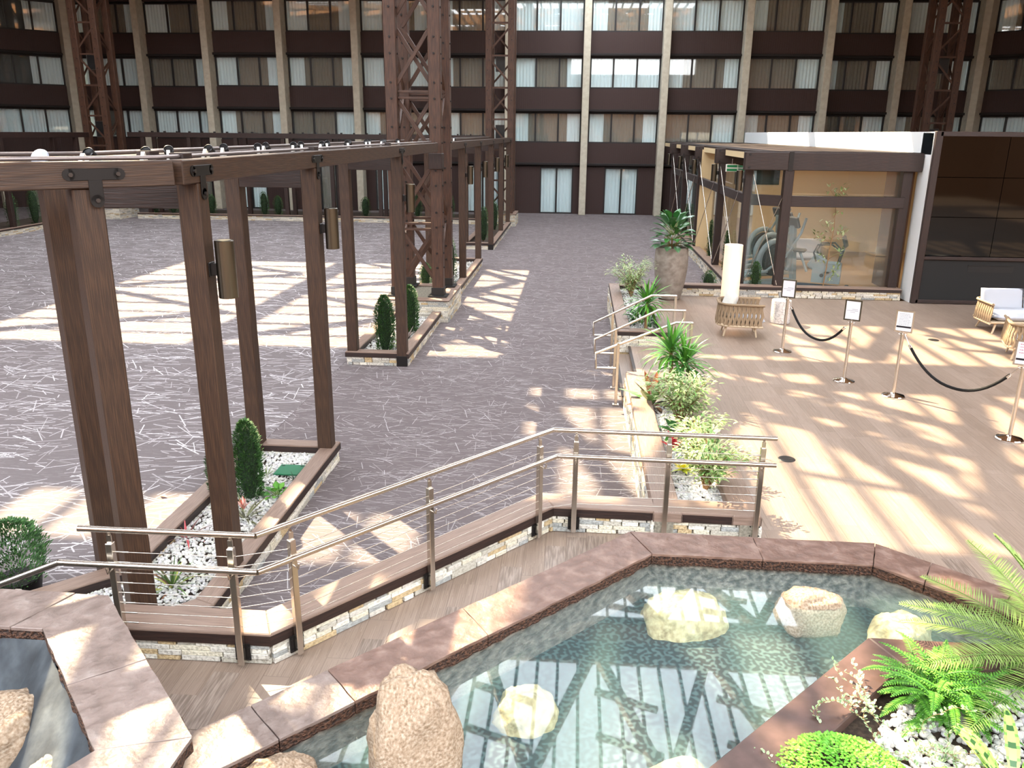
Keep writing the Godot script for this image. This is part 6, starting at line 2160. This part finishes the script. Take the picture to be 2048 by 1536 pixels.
	rosette(o, Vector3.ZERO, 22, 0.34, 0.035, [[lin(0.05, 0.03, 0.025), lin(0.22, 0.16, 0.12)], [lin(0.22, 0.05, 0.03), lin(0.10, 0.04, 0.03)]], [1.1, 0.2], 0.7, M.leaf_gloss, 48)
	o = thing("croton", "sunlit yellow-green croton behind the tower", "plant", Vector3(-3.4, 0.14, -21.4))
	rosette(o, Vector3(0, 0.05, 0), 30, 0.28, 0.08, [[lin(0.50, 0.52, 0.06), lin(0.30, 0.40, 0.05)], [lin(0.10, 0.26, 0.04), lin(0.40, 0.45, 0.06)]], [1.2, 0.0], 0.5, M.leaf, 49)
	pool_plants()


func pool_plants() -> void:
	var y := 0.76
	pebbles("loose white pebbles covering the pool planter among the ferns", PackedVector2Array([Vector2(0.9, -3.1), Vector2(2.36, -4.78), Vector2(4.0, -4.78), Vector2(4.0, -3.0), Vector2(1.6, -3.0)]), y, 3600, 0.052, 9)
	var r := RandomNumberGenerator.new()
	r.seed = 31
	# sword fern
	var o := thing("sword_fern", "bright green sword fern spilling over the pool planter's rim", "fern", Vector3(2.36, y + 0.06, -4.50))
	var fr := []
	for k in 5: fr.append(frond_mesh(0.30 + 0.035 * k, 0.25 + 0.24 * k, 0.8 + 0.15 * k, 24, 0.042, 0.013, lin(0.055, 0.20, 0.02), lin(0.13, 0.34, 0.04), 0.05, k))
	for i in 96: put("frond", fr[(i * 3 + i / 7) % 5], M.leaf, o, Vector3(r.randfn(0, 0.09), r.randf() * 0.05, r.randfn(0, 0.08)), Basis(Vector3.UP, i * 2.39996 + r.randf() * 0.3))
	# cycad
	o = thing("sago_cycad", "sago cycad with long stiff feathery fronds at the right edge", "cycad", Vector3(3.12, y, -4.62))
	var b := MB.new()
	b.lathe([Vector2(0.14, -0.05), Vector2(0.16, 0.15), Vector2(0.10, 0.32), Vector2(0.0, 0.34)], 16)
	part("trunk", b, M.trunk, o)
	fr = []
	for k in 5: fr.append(frond_mesh(0.98, 0.15 + 0.28 * k, 0.55, 62, 0.17, 0.009, lin(0.14, 0.24, 0.045), lin(0.30, 0.42, 0.12), 0.22, 20 + k))
	for i in 32: put("frond", fr[(i * 3) % 5], M.leaf_gloss, o, Vector3(0, 0.30, 0), Basis(Vector3.UP, i * 2.39996 + r.randf() * 0.2))
	# maidenhair
	o = thing("maidenhair_fern", "dense mound of tiny bright green maidenhair leaves at the bottom edge", "fern", Vector3(1.56, y, -3.80))
	b = MB.new()
	for i in 3600:
		var an := r.randf() * TAU
		var q := sqrt(r.randf()) * 0.36
		var h := 0.20 * sqrt(maxf(0.0, 1.0 - pow(q / 0.38, 2.0))) * r.randf_range(0.55, 1.05) + 0.02
		var c := lin(0.075, 0.30, 0.02).lerp(lin(0.18, 0.46, 0.05), r.randf())
		b.leaf(Vector3(cos(an) * q, h, sin(an) * q * 0.85), Vector3(cos(an) + r.randf() - 0.5, r.randf_range(-0.2, 0.5), sin(an) + r.randf() - 0.5), 0.020, 0.020, 0.2, 2, c, c, 0.1, 0.6)
	part("foliage", b, M.leaf, o)
	b = MB.new()
	for i in 40: b.tube([Vector3.ZERO, Vector3(0.25 * cos(i * 2.4) * r.randf(), 0.15, 0.25 * sin(i * 2.4) * r.randf())], 0.002, 4, false)
	part("stalk", b, M.bronze_dark, o)
	# creeping fig, three runs
	for q: Array in [["cream-edged creeping fig climbing over the rim left of the sword fern", Vector3(1.86, y + 0.10, -4.32), Vector3(-0.34, 0.16, -0.20), 300, 50], ["cream-edged creeping fig trailing over the pebbles below the sword fern", Vector3(2.06, y + 0.05, -4.06), Vector3(0.30, 0.02, 0.14), 380, 51], ["short cream-edged creeping fig sprig beside the maidenhair at the bottom edge", Vector3(1.33, y + 0.10, -3.70), Vector3(-0.10, 0.06, 0.05), 50, 52]]:
		o = thing("creeping_fig", q[0], "creeper", q[1])
		b = MB.new()
		var st := MB.new()
		r.seed = q[4]
		var n: int = q[3]
		var spread: Vector3 = q[2]
		for run in maxi(3, n / 28):
			var p := Vector3(r.randfn(0, 0.07), r.randf() * 0.06, r.randfn(0, 0.07))
			var d := (spread + Vector3(r.randfn(0, 0.16), r.randfn(0, 0.03), r.randfn(0, 0.16))).normalized()
			var path := [p]
			for i in 26:
				d = (d + Vector3(r.randfn(0, 0.25), r.randfn(0, 0.10) - 0.03, r.randfn(0, 0.25))).normalized()
				p += d * 0.016
				p.y = maxf(p.y, -0.03)
				path.append(p)
				var c := lin(0.10, 0.22, 0.07).lerp(lin(0.16, 0.30, 0.10), r.randf())
				b.leaf(p, Vector3(r.randf() - 0.5, 0.3, r.randf() - 0.5), 0.026, 0.022, 0.3, 3, c, lin(0.40, 0.48, 0.30), -0.15, 0.5)
			st.tube(path, 0.0014, 4, false)
		part("foliage", b, M.leaf, o)
		part("stem", st, M.trunk, o)
	# calathea with feather-marked leaves
	o = thing("calathea", "calathea with long pale leaves marked by dark green feathering", "plant", Vector3(2.44, y, -3.74))
	for i in 8:
		b = MB.new()
		var an: float = [-2.7, -2.1, 2.9, -1.7, 2.4, 3.4, -1.2, 1.6][i]
		var el: float = [0.75, 1.05, 0.9, 0.6, 0.7, 0.45, 0.8, 0.6][i]
		var d := Vector3(sin(an) * cos(el), sin(el), cos(an) * cos(el))
		b.colored = true
		b.col = lin(0.25, 0.30, 0.10)
		b.tube([Vector3.ZERO, d * 0.12], 0.004, 5, false)
		calathea_leaf(b, d * 0.12, d, 0.36 + 0.03 * (i % 3), 0.075)
		part("leaf", b, M.leaf, o)
	o = thing("red_flower", "small red-orange bloom at the bottom right corner", "flower", Vector3(2.30, y, -3.66))
	b = MB.new()
	for i in 12: b.leaf(Vector3(0, 0.10, 0), Vector3(cos(i * 2.4), 0.9, sin(i * 2.4)), 0.055, 0.03, 0.5, 3, lin(0.75, 0.05, 0.02), lin(0.80, 0.12, 0.03))
	part("petal", b, M.leaf, o)
	b = MB.new()
	b.tube([Vector3.ZERO, Vector3(0, 0.11, 0)], 0.004, 5)
	part("stem", b, M.trunk, o)


func calathea_leaf(b: MB, at: Vector3, dir: Vector3, length: float, width: float) -> void:
	var side := dir.cross(Vector3.UP).normalized()
	var p := at
	var n := 26
	var prev := []
	for i in n + 1:
		var f := float(i) / n
		var w := width * 0.5 * pow(sin(PI * clampf(0.04 + f * 0.96, 0, 1)), 0.6) * (1.0 + 0.06 * sin(i * 1.9))
		var up := side.cross(dir).normalized()
		var cur := []
		for s: float in [-1.0, -0.55, 0.0, 0.55, 1.0]: cur.append(p + side * w * s + up * w * (0.3 * absf(s)) - dir * w * 0.0)
		if i > 0:
			var dark := (i / 2) % 3 == 0
			for k in 4:
				var c := lin(0.36, 0.52, 0.14)
				if dark and (k == 1 or k == 2): c = lin(0.03, 0.10, 0.02)
				if k == 0 or k == 3: c = lin(0.30, 0.46, 0.10) if i % 4 else lin(0.14, 0.28, 0.05)
				b.p3(prev[k], prev[k + 1], cur[k + 1], up, up, up, Vector2.ZERO, Vector2.ZERO, Vector2.ZERO, c, c, c)
				b.p3(prev[k], cur[k + 1], cur[k], up, up, up, Vector2.ZERO, Vector2.ZERO, Vector2.ZERO, c, c, c)
		prev = cur
		p += dir * length / n
		dir = dir.rotated(side, -0.7 / n).normalized()
